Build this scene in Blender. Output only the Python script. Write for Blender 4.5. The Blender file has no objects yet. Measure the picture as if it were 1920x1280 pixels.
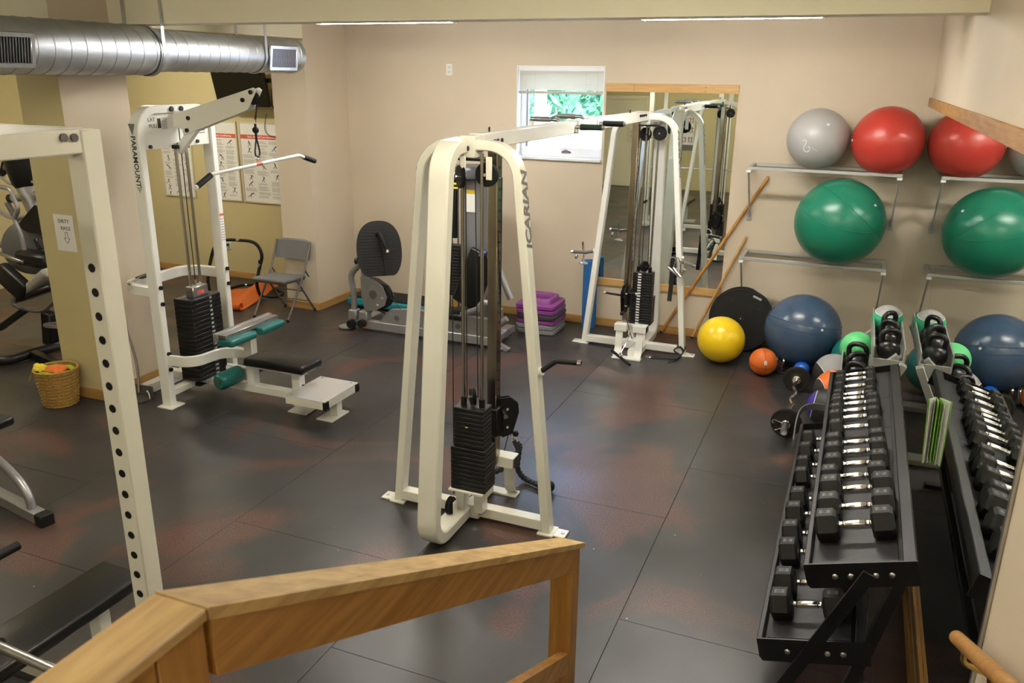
import bpy, bmesh, math, random
from mathutils import Vector as V, Matrix
random.seed(7)
S = bpy.context.scene
COL = S.collection
PI = math.pi

# ------------------------------------------------------------------ camera
H = 2.6
FPX = 1553.0
yaw, pit, rol = -0.38813804, 0.31270738, 0.0118715
_f = V((math.sin(yaw)*math.cos(pit), math.cos(yaw)*math.cos(pit), -math.sin(pit)))
_r = V((math.cos(yaw), -math.sin(yaw), 0))
_u = _r.cross(_f)
CR = (math.cos(rol)*_r + math.sin(rol)*_u).normalized()
CU = (-math.sin(rol)*_r + math.cos(rol)*_u).normalized()
CF = _f.normalized()
CAM = V((0, 0, H))
cd = bpy.data.cameras.new('camera')
cam = bpy.data.objects.new('camera', cd)
COL.objects.link(cam)
m = Matrix((CR, CU, -CF)).transposed().to_4x4()
m.translation = CAM
cam.matrix_world = m
cd.sensor_width = 36.0
cd.lens = FPX/1920*36.0
cd.clip_start = 0.05
cd.dof.use_dof = True
cd.dof.focus_distance = 5.6
cd.dof.aperture_fstop = 6.3
S.camera = cam

# ------------------------------------------------------------------ world and exposure
w = bpy.data.worlds.new('sky')
S.world = w
w.use_nodes = True
nt = w.node_tree
bg = nt.nodes['Background']
sky = nt.nodes.new('ShaderNodeTexSky')
sky.sky_type = 'NISHITA'
sky.sun_disc = False
sky.sun_elevation = math.radians(48)
sky.sun_rotation = math.radians(200)
nt.links.new(sky.outputs[0], bg.inputs[0])
bg.inputs[1].default_value = 1.7
sd = bpy.data.lights.new('sun', 'SUN')
sd.energy = 8.0
sd.angle = math.radians(0.6)
sun = bpy.data.objects.new('sun', sd)
COL.objects.link(sun)
sun.location = (-4, 14, 9)
sun.rotation_euler = (math.radians(42), 0, math.radians(25))     # comes from the room side, so it lights the yard outside
S.view_settings.view_transform = 'Standard'
S.view_settings.look = 'None'
S.view_settings.exposure = 1.2
S.view_settings.gamma = 1.0
S.view_settings.use_curve_mapping = False
LAMP_BACK, LAMP_FRONT = 42.0, 30.0

# ------------------------------------------------------------------ pixel helpers (photo taken as 1920x1280)
def ray(x, y):
    return CF + CR*((x-960)/FPX) - CU*((y-640)/FPX)
def atz(x, y, z=0.0):
    d = ray(x, y); return CAM + d*((z-H)/d.z)
def aty(x, y, Y):
    d = ray(x, y); return CAM + d*(Y/d.y)
def atx(x, y, X):
    d = ray(x, y); return CAM + d*(X/d.x)

# ------------------------------------------------------------------ mesh helpers
WM = {}
class MB:
    def __init__(s): s.bm = bmesh.new()
    def _xf(s, vs, M): bmesh.ops.transform(s.bm, matrix=M, verts=vs)
    def box(s, c, size, rot=None, bev=0.0, seg=1):
        g = bmesh.ops.create_cube(s.bm, size=1.0); vs = g['verts']
        bmesh.ops.scale(s.bm, vec=size, verts=vs)
        if bev:
            es = list({e for v in vs for e in v.link_edges})
            r = bmesh.ops.bevel(s.bm, geom=es, offset=bev, segments=seg, profile=0.5, affect='EDGES', clamp_overlap=True)
            vs = list({v for f in r['faces'] for v in f.verts} | {v for v in vs if v.is_valid})
            vs = s._isl(vs)
        M = Matrix.Translation(V(c))
        if rot is not None: M = M @ (rot if isinstance(rot, Matrix) else Matrix.Rotation(rot, 4, 'Z')).to_4x4()
        s._xf(vs, M); return s
    def _isl(s, vs):
        seen = set(vs); st = list(vs)
        while st:
            v = st.pop()
            for e in v.link_edges:
                o = e.other_vert(v)
                if o not in seen: seen.add(o); st.append(o)
        return list(seen)
    def bb(s, x0, x1, y0, y1, z0, z1, bev=0.0, seg=1):
        return s.box(((x0+x1)/2, (y0+y1)/2, (z0+z1)/2), (abs(x1-x0), abs(y1-y0), abs(z1-z0)), None, bev, seg)
    def bar(s, p0, p1, w, h, up=(0, 0, 1), bev=0.0, seg=1):
        p0 = V(p0); p1 = V(p1); d = (p1-p0); L = d.length; d.normalize(); up = V(up)
        sd = up.cross(d)
        if sd.length < 1e-4: sd = V((1, 0, 0)).cross(d)
        sd.normalize(); u2 = d.cross(sd)
        R = Matrix((d, sd, u2)).transposed()
        return s.box((p0+p1)/2, (L, w, h), R, bev, seg)
    def loft(s, rings, closed=False, cap=True):
        bm = s.bm; R = [[bm.verts.new(p) for p in r] for r in rings]; n = len(rings[0])
        rng = len(R) if closed else len(R)-1
        for i in range(rng):
            a = R[i]; b = R[(i+1) % len(R)]
            for k in range(n):
                try: bm.faces.new((a[k], a[(k+1) % n], b[(k+1) % n], b[k]))
                except ValueError: pass
        if cap and not closed:
            bm.faces.new(list(reversed(R[0]))); bm.faces.new(R[-1])
        return s
    def tube(s, pts, r, seg=8, closed=False, cap=True):
        pts = [V(p) for p in pts]; n = len(pts); rings = []
        rr = r if isinstance(r, (list, tuple)) else [r]*n
        nrm = None
        for i, p in enumerate(pts):
            if closed: t = (pts[(i+1) % n]-pts[i-1])
            else: t = pts[min(i+1, n-1)]-pts[max(i-1, 0)]
            t.normalize()
            if nrm is None:
                a = V((0, 0, 1)) if abs(t.z) < 0.9 else V((1, 0, 0))
                nrm = (a - t*a.dot(t)).normalized()
            else:
                nrm = nrm - t*nrm.dot(t)
                if nrm.length < 1e-6: nrm = t.orthogonal()
                nrm.normalize()
            b = t.cross(nrm)
            sc = 1.0
            if 0 < i < n-1 or closed:
                t1 = (pts[i]-pts[i-1]).normalized(); t2 = (pts[(i+1) % n]-pts[i]).normalized()
                c = max(0.5, math.sqrt(max(0, (1+t1.dot(t2))/2))); sc = 1/c if c < .999 else 1
            rings.append([p + (nrm*math.cos(2*PI*k/seg) + b*math.sin(2*PI*k/seg))*rr[i]*min(sc, 1.08) for k in range(seg)])
        return s.loft(rings, closed, cap)
    def cyl(s, p0, p1, r, seg=14, r2=None):
        return s.tube([p0, p1], [r, r if r2 is None else r2], seg)
    def sweep(s, pts, bn, wn, wb, ch=0.12):
        """rectangular tube along a planar path; bn: plane normal; wn: width in the plane; wb: width along bn"""
        pts = [V(p) for p in pts]; bn = V(bn).normalized(); n = len(pts); rings = []
        for i, p in enumerate(pts):
            if 0 < i < n-1:
                t1 = (pts[i]-pts[i-1]).normalized(); t2 = (pts[i+1]-pts[i]).normalized(); t = (t1+t2).normalized()
                k = 1/max(.6, t.dot(t1))
            else:
                t = (pts[min(i+1, n-1)]-pts[max(i-1, 0)]).normalized(); k = 1
            nn = bn.cross(t).normalized()*k
            a = wn/2; b = wb/2; c = min(wn, wb)*ch
            pr = [(a-c, b), (a, b-c), (a, -b+c), (a-c, -b), (-a+c, -b), (-a, -b+c), (-a, b-c), (-a+c, b)]
            rings.append([p + nn*q[0] + bn*q[1] for q in pr])
        return s.loft(rings)
    def sphere(s, c, r, u=24, v=14, sc=(1, 1, 1), rot=None):
        g = bmesh.ops.create_uvsphere(s.bm, u_segments=u, v_segments=v, radius=r)
        M = Matrix.Translation(V(c)) @ ((rot.to_4x4() if rot is not None else Matrix())) @ Matrix.Diagonal((*sc, 1))
        s._xf(g['verts'], M); return s
    def lathe(s, prof, o=(0, 0, 0), axis=(0, 0, 1), seg=20, cap=True):
        ax = V(axis).normalized(); e1 = ax.orthogonal().normalized(); e2 = ax.cross(e1); o = V(o)
        rings = [[o + ax*z + (e1*math.cos(2*PI*k/seg)+e2*math.sin(2*PI*k/seg))*max(r, 1e-4) for k in range(seg)] for r, z in prof]
        return s.loft(rings, cap=cap)
    def prism(s, poly, o, ex, ey, th):
        o = V(o); ex = V(ex); ey = V(ey); n = ex.cross(ey).normalized()
        lo = [o + ex*a + ey*b - n*th/2 for a, b in poly]; hi = [p + n*th for p in lo]
        return s.loft([lo, hi])
    def torus(s, c, axis, R, r, seg=24, rs=8, a0=0, a1=2*PI):
        ax = V(axis).normalized(); e1 = ax.orthogonal().normalized(); e2 = ax.cross(e1); c = V(c)
        full = abs(a1-a0-2*PI) < 1e-6; n = seg
        pts = [c + (e1*math.cos(a0+(a1-a0)*i/(n if full else n-1)) + e2*math.sin(a0+(a1-a0)*i/(n if full else n-1)))*R for i in range(n)]
        return s.tube(pts, r, rs, closed=full)
    def quad(s, a, b, c, d):
        s.bm.faces.new([s.bm.verts.new(V(p)) for p in (a, b, c, d)]); return s
    def build(s, name, mat, parent=None, angle=38, local=False, origin=True, label=None, kind=None):
        bm = s.bm
        bmesh.ops.recalc_face_normals(bm, faces=bm.faces)
        me = bpy.data.meshes.new(name)
        o = bpy.data.objects.new(name, me)
        if parent is not None:
            M = WM[parent.name]
            if not local: bmesh.ops.transform(bm, matrix=M.inverted(), verts=bm.verts)
            WM[o.name] = M
            o.parent = parent
        else:
            if origin and bm.verts:
                xs = [v.co for v in bm.verts]
                lo = V((min(c.x for c in xs), min(c.y for c in xs), min(c.z for c in xs)))
                hi = V((max(c.x for c in xs), max(c.y for c in xs), max(c.z for c in xs)))
                og = V(((lo.x+hi.x)/2, (lo.y+hi.y)/2, lo.z))
                bmesh.ops.translate(bm, vec=-og, verts=bm.verts)
                o.location = og; WM[o.name] = Matrix.Translation(og)
            else: WM[o.name] = Matrix()
        for f in bm.faces: f.smooth = True
        bm.to_mesh(me); bm.free()
        me.set_sharp_from_angle(angle=math.radians(angle))
        me.materials.append(mat)
        COL.objects.link(o)
        if label: o['label'] = label
        if kind: o['kind'] = kind
        return o

def thing(name, label, cat, loc=(0, 0, 0), rz=0.0, group=None):
    o = bpy.data.objects.new(name, None); COL.objects.link(o)
    o.location = loc; o.rotation_euler = (0, 0, rz); o.empty_display_size = 0.1
    WM[o.name] = Matrix.Translation(V(loc)) @ Matrix.Rotation(rz, 4, 'Z')
    return tag(o, label, cat, group)
def tag(o, label, cat, group=None):
    o['label'] = label; o['category'] = cat
    if group: o['group'] = group
    return o
def struct(o):
    o['kind'] = 'structure'; return o
def share(src, parent, M, name=None):
    """another object on the same mesh, placed by the world matrix M"""
    o = bpy.data.objects.new(name or src.name.split('.')[0], src.data); COL.objects.link(o)
    if parent is not None:
        o.parent = parent; o.matrix_local = WM[parent.name].inverted() @ M
    else: o.matrix_world = M
    WM[o.name] = M
    return o
def dup(root, M, label, group=None):
    """a copy of a thing with copies of its parts and their sub-parts"""
    r = root.copy(); COL.objects.link(r); r.matrix_world = M; r['label'] = label
    if group: r['group'] = group
    for ch in list(root.children):
        c = ch.copy(); COL.objects.link(c); c.parent = r
        for g in list(ch.children):
            d = g.copy(); COL.objects.link(d); d.parent = c
    return r
def fillet(pts, rad, n=6):
    pts = [V(p) for p in pts]; out = [pts[0]]
    rd = rad if isinstance(rad, (list, tuple)) else [rad]*len(pts)
    for i in range(1, len(pts)-1):
        p = pts[i]; a = (pts[i-1]-p); b = (pts[i+1]-p); la = a.length; lb = b.length; a.normalize(); b.normalize()
        ang = a.angle(b)
        d = min(rd[i]/math.tan(ang/2) if ang > .02 else 0, la*.49, lb*.49)
        if d < 1e-5: out.append(p); continue
        r = d*math.tan(ang/2); c = p + (a+b).normalized()*(r/math.sin(ang/2))
        v0 = p+a*d-c; v1 = p+b*d-c; th = v0.angle(v1); ax = v0.cross(v1).normalized()
        for k in range(n+1): out.append(c + Matrix.Rotation(th*k/n, 3, ax) @ v0)
    out.append(pts[-1]); return out
def smooth(pts, n=6, closed=False):
    P = [V(p) for p in pts]; N = len(P); out = []
    for i in range(N if closed else N-1):
        p0 = P[(i-1) % N] if closed or i > 0 else P[0]; p1 = P[i]; p2 = P[(i+1) % N]
        p3 = P[(i+2) % N] if closed or i+2 < N else P[-1]
        for k in range(n):
            t = k/n
            out.append(0.5*((2*p1)+(p2-p0)*t+(2*p0-5*p1+4*p2-p3)*t*t+(3*p1-p0-3*p2+p3)*t**3))
    if not closed: out.append(P[-1])
    return out
_TX = {}
def text(body, size, mat, parent, o, ex, ey, name='lettering', ext=0.0005, align='CENTER', bold=0.0, shear=0.0, local=False, spacing=1.0):
    key = (body, size, align, bold, shear, spacing)
    if key not in _TX:
        c = bpy.data.curves.new('lettering_curve', 'FONT'); c.body = body; c.size = size; c.align_x = align; c.align_y = 'CENTER'
        c.extrude = ext; c.offset = bold; c.shear = shear; c.resolution_u = 2; c.space_character = spacing
        t = bpy.data.objects.new('lettering_curve', c); COL.objects.link(t)
        bpy.context.view_layer.update()
        me = bpy.data.meshes.new_from_object(t.evaluated_get(bpy.context.evaluated_depsgraph_get()))
        bpy.data.objects.remove(t); bpy.data.curves.remove(c)
        me.name = 'lettering'; _TX[key] = me
    me = _TX[key]
    if not me.materials: me.materials.append(mat)
    ob = bpy.data.objects.new(name, me); COL.objects.link(ob)
    ex = V(ex).normalized(); ey = V(ey).normalized()
    M = Matrix((ex, ey, ex.cross(ey))).transposed().to_4x4(); M.translation = V(o)
    if parent is not None:
        ob.parent = parent; ob.matrix_local = M if local else WM[parent.name].inverted() @ M
    else: ob.matrix_world = M
    return ob

# ------------------------------------------------------------------ materials
def mat(name, col, rough=0.5, metal=0.0, spec=0.5, emit=None, est=0.0, noise=None, bump=None, coat=0.0, aniso=0.0, trans=0.0):
    """noise=(scale, amount): value variation; bump=(scale, strength)"""
    M = bpy.data.materials.new(name); M.use_nodes = True
    n = M.node_tree.nodes; L = M.node_tree.links; b = n['Principled BSDF']
    b.inputs['Base Color'].default_value = (*col, 1); b.inputs['Roughness'].default_value = rough
    b.inputs['Metallic'].default_value = metal; b.inputs['Specular IOR Level'].default_value = spec
    b.inputs['Coat Weight'].default_value = coat
    b.inputs['Transmission Weight'].default_value = trans
    if emit: b.inputs['Emission Color'].default_value = (*emit, 1); b.inputs['Emission Strength'].default_value = est
    if noise or bump:
        tc = n.new('ShaderNodeTexCoord')
    if noise:
        t = n.new('ShaderNodeTexNoise'); t.inputs['Scale'].default_value = noise[0]; t.inputs['Detail'].default_value = 5
        L.new(tc.outputs['Object'], t.inputs['Vector'])
        r = n.new('ShaderNodeValToRGB'); a = noise[1]
        r.color_ramp.elements[0].position = .3; r.color_ramp.elements[1].position = .7
        r.color_ramp.elements[0].color = (*[c*(1-a) for c in col], 1); r.color_ramp.elements[1].color = (*[min(1, c*(1+a)) for c in col], 1)
        L.new(t.outputs['Fac'], r.inputs[0]); L.new(r.outputs[0], b.inputs['Base Color'])
    if bump:
        t2 = n.new('ShaderNodeTexNoise'); t2.inputs['Scale'].default_value = bump[0]; t2.inputs['Detail'].default_value = 3
        L.new(tc.outputs['Object'], t2.inputs['Vector'])
        bp = n.new('ShaderNodeBump'); bp.inputs['Strength'].default_value = bump[1]; bp.inputs['Distance'].default_value = .01
        L.new(t2.outputs['Fac'], bp.inputs['Height']); L.new(bp.outputs['Normal'], b.inputs['Normal'])
    return M
def wood(name, c1, c2, axis='Y', rough=0.45, scale=1.0):
    M = bpy.data.materials.new(name); M.use_nodes = True
    n = M.node_tree.nodes; L = M.node_tree.links; b = n['Principled BSDF']; b.inputs['Roughness'].default_value = rough
    tc = n.new('ShaderNodeTexCoord'); mp = n.new('ShaderNodeMapping')
    k = {'X': (1.2, 14, 14), 'Y': (14, 1.2, 14), 'Z': (14, 14, 1.2)}[axis]
    mp.inputs['Scale'].default_value = [q*scale for q in k]
    L.new(tc.outputs['Object'], mp.inputs[0])
    t = n.new('ShaderNodeTexNoise'); t.inputs['Scale'].default_value = 3; t.inputs['Detail'].default_value = 8; t.inputs['Distortion'].default_value = .6
    L.new(mp.outputs[0], t.inputs['Vector'])
    r = n.new('ShaderNodeValToRGB'); r.color_ramp.elements[0].position = .33; r.color_ramp.elements[1].position = .68
    r.color_ramp.elements[0].color = (*c1, 1); r.color_ramp.elements[1].color = (*c2, 1)
    L.new(t.outputs['Fac'], r.inputs[0]); L.new(r.outputs[0], b.inputs['Base Color'])
    bp = n.new('ShaderNodeBump'); bp.inputs['Strength'].default_value = .08; bp.inputs['Distance'].default_value = .004
    L.new(t.outputs['Fac'], bp.inputs['Height']); L.new(bp.outputs['Normal'], b.inputs['Normal'])
    return M

M_wall = mat('wall_paint', (.60, .51, .395), .75, noise=(1.5, .03), bump=(160, .03))
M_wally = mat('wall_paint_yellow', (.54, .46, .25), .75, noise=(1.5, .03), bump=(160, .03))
M_ceil = mat('ceiling_paint', (.80, .75, .58), .8, noise=(2, .02))
M_base = wood('baseboard_wood', (.36, .19, .055), (.52, .30, .10), 'X', .45)
M_basey = wood('baseboard_wood_y', (.36, .19, .055), (.52, .30, .10), 'Y', .45)
M_oak = wood('oak_rail', (.29, .13, .025), (.46, .24, .06), 'Y', .4)
M_oakz = wood('oak_post', (.30, .135, .026), (.46, .235, .058), 'Z', .4)
M_oakx = wood('oak_trim', (.50, .29, .10), (.62, .38, .15), 'X', .45)
M_oakworn = wood('oak_worn_cap', (.36, .22, .08), (.58, .40, .17), 'Y', .5, .6)
M_white = mat('white_enamel', (.80, .80, .76), .25, noise=(3, .03), coat=.3)
M_cream = mat('cream_enamel', (.74, .73, .65), .25, noise=(3, .03), coat=.3)
M_black = mat('black_steel', (.007, .007, .008), .38, spec=.4, noise=(8, .3))
M_rubber = mat('black_rubber', (.008, .008, .009), .55, spec=.3, bump=(120, .1))
M_iron = mat('black_iron_plate', (.007, .007, .007), .42, spec=.4, noise=(20, .3), bump=(90, .15))
M_vinyl = mat('black_vinyl', (.007, .007, .007), .3, spec=.4, bump=(90, .06))
M_chrome = mat('chrome', (.82, .82, .83), .12, 1.0)
M_steel = mat('brushed_steel', (.55, .55, .56), .3, 1.0, noise=(15, .12))
M_galv = mat('galvanised_duct', (.54, .57, .60), .46, 1.0, noise=(5, .10), bump=(25, .03))
M_bronze = mat('dark_chrome_column', (.36, .31, .24), .22, 1.0, noise=(4, .25))
M_rod = mat('guide_rod_steel', (.50, .47, .41), .25, 1.0)
M_teal = mat('teal_vinyl', (.010, .13, .12), .3, bump=(50, .08))
M_silver = mat('silver_paint', (.36, .36, .37), .35, .6, noise=(9, .06))
M_greyfab = mat('grey_fabric', (.16, .155, .16), .85, bump=(300, .3), noise=(200, .15))
M_greymet = mat('grey_enamel_tube', (.14, .13, .125), .35, .3)
M_print = mat('black_print', (.02, .02, .02), .5)
M_greyprint = mat('grey_print', (.16, .155, .15), .5)
M_whiteprint = mat('white_print', (.8, .8, .8), .5)
M_redprint = mat('red_print', (.62, .10, .05), .5)
M_paper = mat('white_paper', (.76, .75, .72), .7)
M_plast = mat('white_plastic', (.78, .77, .74), .4)
M_orange = mat('orange_foam_mat', (.88, .25, .05), .6, bump=(250, .15))
M_mirror = mat('mirror_glass', (.80, .84, .80), .004, 1.0)
M_brass = mat('brass', (.75, .53, .18), .25, 1.0)
M_cable = mat('black_cable', (.012, .012, .012), .4)
M_diff = mat('lamp_diffuser', (.9, .9, .9), .4, emit=(1.0, .96, .90), est=LAMP_BACK)
M_diff2 = mat('warm_lamp_diffuser', (.9, .9, .9), .4, emit=(1.0, .92, .74), est=LAMP_FRONT)
# ------------------------------------------------------------------ the room
XR, XL, YB, YA, YN, ZC = 0.516, -5.49, 8.39, 8.50, -3.31, 3.11
XF = -9.6
# floor: rubber mats
def floor_mat():
    M = bpy.data.materials.new('rubber_floor'); M.use_nodes = True
    n = M.node_tree.nodes; L = M.node_tree.links; b = n['Principled BSDF']
    g = n.new('ShaderNodeNewGeometry')
    def noise(sc, det=4, dist=0.0):
        t = n.new('ShaderNodeTexNoise'); t.inputs['Scale'].default_value = sc; t.inputs['Detail'].default_value = det
        t.inputs['Distortion'].default_value = dist
        L.new(g.outputs['Position'], t.inputs['Vector']); return t
    def ramp(src, p0, p1, c0=(0, 0, 0), c1=(1, 1, 1)):
        r = n.new('ShaderNodeValToRGB'); r.color_ramp.elements[0].position = p0; r.color_ramp.elements[1].position = p1
        r.color_ramp.elements[0].color = (*c0, 1); r.color_ramp.elements[1].color = (*c1, 1); L.new(src, r.inputs[0]); return r
    def mix(f, a, c, mode='MIX'):
        x = n.new('ShaderNodeMix'); x.data_type = 'RGBA'; x.blend_type = mode
        L.new(f, x.inputs[0])
        for s, i in ((a, 6), (c, 7)):
            if hasattr(s, 'outputs') or hasattr(s, 'links'): L.new(s, x.inputs[i])
            else: x.inputs[i].default_value = (*s, 1)
        return x.outputs[2]
    base = ramp(noise(1.1, 6, .4).outputs['Fac'], .32, .7, (.020, .0185, .019), (.047, .044, .046)).outputs[0]
    worn = ramp(noise(.62, 7, 1.6).outputs['Fac'], .525, .61).outputs[0]       # where the red crumb shows through
    grain = ramp(noise(95, 3).outputs['Fac'], .38, .62).outputs[0]
    mul = n.new('ShaderNodeMath'); mul.operation = 'MULTIPLY'; L.new(worn, mul.inputs[0]); L.new(grain, mul.inputs[1])
    c = mix(mul.outputs[0], base, (.135, .052, .034))
    sp = n.new('ShaderNodeTexVoronoi'); sp.inputs['Scale'].default_value = 11; L.new(g.outputs['Position'], sp.inputs['Vector'])
    spk = ramp(sp.outputs['Distance'], .030, .055, (1, 1, 1), (0, 0, 0)).outputs[0]
    pick = ramp(noise(6.5, 1).outputs['Fac'], .62, .66).outputs[0]
    m2 = n.new('ShaderNodeMath'); m2.operation = 'MULTIPLY'; L.new(spk, m2.inputs[0]); L.new(pick, m2.inputs[1])
    c = mix(m2.outputs[0], c, (.55, .54, .52))
    L.new(c, b.inputs['Base Color'])
    rr = ramp(noise(1.7, 5).outputs['Fac'], .3, .7, (.31,)*3, (.44,)*3)
    L.new(rr.outputs[0], b.inputs['Roughness'])
    bp = n.new('ShaderNodeBump'); bp.inputs['Strength'].default_value = .05; bp.inputs['Distance'].default_value = .003
    L.new(noise(45, 2).outputs['Fac'], bp.inputs['Height']); L.new(bp.outputs['Normal'], b.inputs['Normal'])
    b.inputs['Specular IOR Level'].default_value = .55
    return M
M_floor = floor_mat()
M_under = mat('floor_joint', (.012, .011, .011), .9)
fl = struct(MB().bb(XF, XR+.1, YN-.1, YA+.1, -.12, -.006).build('floor', M_under, origin=False))
xs = [XR]
x = -0.826
while x > XF: xs.append(x); x -= 1.2
xs.append(XF)
for i in range(len(xs)-1):
    y = YN + (0.55 if i % 2 else 1.3); ys = [YN]
    while y < YA-.2: ys.append(y); y += 1.83
    ys.append(YA)
    for a, c in zip(ys[:-1], ys[1:]):
        MB().bb(xs[i+1]+.0012, xs[i]-.0012, a+.0012, c-.0012, -.0059, 0.0, .0008).build('rubber_mat', M_floor, fl)

# walls -----------------------------------------------------------------
WX0, WX1, WZ0, WZ1 = -3.41, -2.46, 1.74, 2.68
b = MB()
b.bb(XL, WX0, YB, YB+.25, 0, ZC); b.bb(WX1, XR+.2, YB, YB+.25, 0, ZC)
b.bb(WX0, WX1, YB, YB+.25, 0, WZ0); b.bb(WX0, WX1, YB, YB+.25, WZ1, ZC)
struct(b.build('wall_back', M_wall, origin=False))
struct(MB().bb(XR, XR+.2, YN, YB, 0, ZC).build('wall_right', M_wall, origin=False))
struct(MB().bb(XF, XL, YA, YA+.2, 0, ZC).build('wall_alcove', M_wally, origin=False))
struct(MB().bb(XF-.2, XF, YN, YA, 0, ZC).build('wall_far_left', M_wally, origin=False))
struct(MB().bb(XF, XR+.2, YN-.2, YN, 0, ZC).build('wall_near', M_wally, origin=False))
# the thick left wall: two piers and the header above the openings
b = MB(); b.bb(-5.92, XL, 7.6, YA, 0, ZC); struct(b.build('wall_pier_back', M_wall, origin=False))
b = MB(); b.bb(-5.92, XL, 4.604, 5.23, 0, ZC); struct(b.build('wall_pier_front', M_wall, origin=False))
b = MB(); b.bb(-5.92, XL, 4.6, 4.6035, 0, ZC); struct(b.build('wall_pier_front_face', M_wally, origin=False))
b = MB(); b.bb(-5.92, XL, YN, 4.6, 2.86, ZC); b.bb(-5.92, XL, 5.23, 7.6, 2.92, ZC); struct(b.build('wall_header_left', M_ceil, origin=False))
struct(MB().bb(XF, XR+.2, YN, YA, ZC, ZC+.15).build('ceiling', M_ceil, origin=False))
struct(MB().bb(XL, XR, 5.13, 5.36, 2.925, ZC).build('ceiling_beam', M_ceil, origin=False))
# baseboards
BH, BT = .085, .016
def skirting(name, x0, x1, y0, y1, m):
    return struct(MB().bb(x0, x1, y0, y1, 0, BH, .003).build(name, m, origin=False))
skirting('baseboard_back', XL+.02, XR-.02, YB-BT, YB, M_base)
skirting('baseboard_alcove', XF, -5.94, YA-BT, YA, M_base)
skirting('baseboard_pier_back_side', XL, XL+BT, 7.6, YB-BT, M_basey)
skirting('baseboard_pier_back_front', -5.92, XL+BT, 7.6-BT, 7.6, M_base)
skirting('baseboard_pier_front_side', XL, XL+BT, 4.6, 5.23, M_basey)
skirting('baseboard_pier_front_front', -5.92, XL+BT, 4.6-BT, 4.6, M_base)
skirting('baseboard_near', XF, -5.9, YN, YN+BT, M_base)
skirting('baseboard_right', XR-BT, XR, 2.6, YB-.02, M_basey)
# landing, stairs (below and beside the camera)
M_step = mat('stair_tread', (.05, .048, .046), .6)
b = MB(); b.bb(-.86, XR, YN, .8, 0, .95)
struct(b.build('floor_landing', M_step, origin=False))
for i in range(4):
    struct(MB().bb(-.86, XR, .8+i*.37, .8+(i+1)*.37, 0, .95-.19*(i+1), .004).build('floor_step', M_step, origin=False))

# window ------------------------------------------------------------------
M_winf = mat('window_frame_vinyl', (.78, .79, .80), .35)
M_glass = mat('window_glass', (1, 1, 1), 0.0, trans=1.0, spec=.5)
M_glass.node_tree.nodes['Principled BSDF'].inputs['IOR'].default_value = 1.01
win = struct(bpy.data.objects.new('window_1', None)); COL.objects.link(win); win.location = ((WX0+WX1)/2, YB, WZ0); WM[win.name] = Matrix.Translation(win.location)
b = MB()                                                   # reveal lining
t = .012
b.bb(WX0, WX0+t, YB+.0, YB+.25, WZ0, WZ1); b.bb(WX1-t, WX1, YB, YB+.25, WZ0, WZ1)
b.bb(WX0+t, WX1-t, YB, YB+.25, WZ1-t, WZ1)
b.build('window_reveal', M_winf, win)
MB().bb(WX0-.0, WX1+.0, YB-.035, YB+.2, WZ0-.004, WZ0+.026, .006).build('window_sill', M_winf, win)
b = MB(); f = .055; y0, y1 = YB+.10, YB+.15
b.bb(WX0+t, WX0+t+f, y0, y1, WZ0+.026, WZ1-t, .004); b.bb(WX1-t-f*.3, WX1-t, y0, y1, WZ0+.026, WZ1-t, .004)
b.bb(WX0+t+f, WX1-t-f*.3, y0, y1, WZ0+.026, WZ0+.12, .004); b.bb(WX0+t+f, WX1-t-f*.3, y0, y1, WZ1-t-f, WZ1-t, .004)
b.build('window_frame', M_winf, win)
b = MB(); b.bb(WX0+t+f, WX0+t+f+.02, y0+.015, y1-.005, WZ0+.12, WZ1-t-f); b.build('sash_gasket', mat('sash_gasket', (.25, .26, .28), .5), win)
MB().bb(WX0+t+f, WX1-t-f*.3, YB+.125, YB+.129, WZ0+.12, WZ1-t-f).build('pane', M_glass, win)
b = MB(); cx = (WX0+WX1)/2+.06
b.box((cx, y0-.008, WZ0+.075), (.10, .016, .016), None, .004); b.tube([(cx-.05, y0-.016, WZ0+.08), (cx, y0-.02, WZ0+.10), (cx+.05, y0-.016, WZ0+.08)], .005, 6)
b.build('window_latch', M_greyprint, win)
# blind
M_slat = mat('blind_slat', (.62, .61, .55), .5)
bl = thing('window_blind', 'white horizontal slat blind half raised over the small window', 'blind', ((WX0+WX1)/2, YB+.03, WZ1))
MB().bb(WX0+.015, WX1-.015, YB+.005, YB+.05, WZ1-.05, WZ1-.012, .003).build('head_rail', M_winf, bl)
ns = 12; zt = WZ1-.062; zb = 2.437
sl0 = None
for i in range(ns):
    z = zt-(zt-zb)*i/ns
    Mx = Matrix.Translation((( WX0+WX1)/2, YB+.028, z)) @ Matrix.Rotation(math.radians(55), 4, 'X')
    if sl0 is None:
        q = MB().box((0, 0, 0), (WX1-WX0-.04, .024, .0012)); sl0 = q.build('slat', M_slat, bl, local=True); sl0.matrix_local = WM[bl.name].inverted() @ Mx
    else: share(sl0, bl, Mx, 'slat')
MB().bb(WX0+.018, WX1-.018, YB+.014, YB+.042, 2.405, 2.432, .004).build('bottom_rail', mat('blind_bottom_rail', (.45, .42, .34), .5), bl)
for xx in (WX0+.1, WX0+.2, WX1-.2, WX1-.07):
    MB().cyl((xx, YB+.010, WZ1-.04), (xx, YB+.010, 2.41), .0018, 6).build('ladder_cord', M_slat, bl)
MB().tube(smooth([(WX0+.06, YB-.002, WZ1-.03), (WX0+.06, YB-.006, 2.3), (WX0+.058, YB-.04, 1.75), (WX0+.06, YB-.042, 1.3)], 5), .002, 6).build('pull_cord', M_slat, bl)

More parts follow.
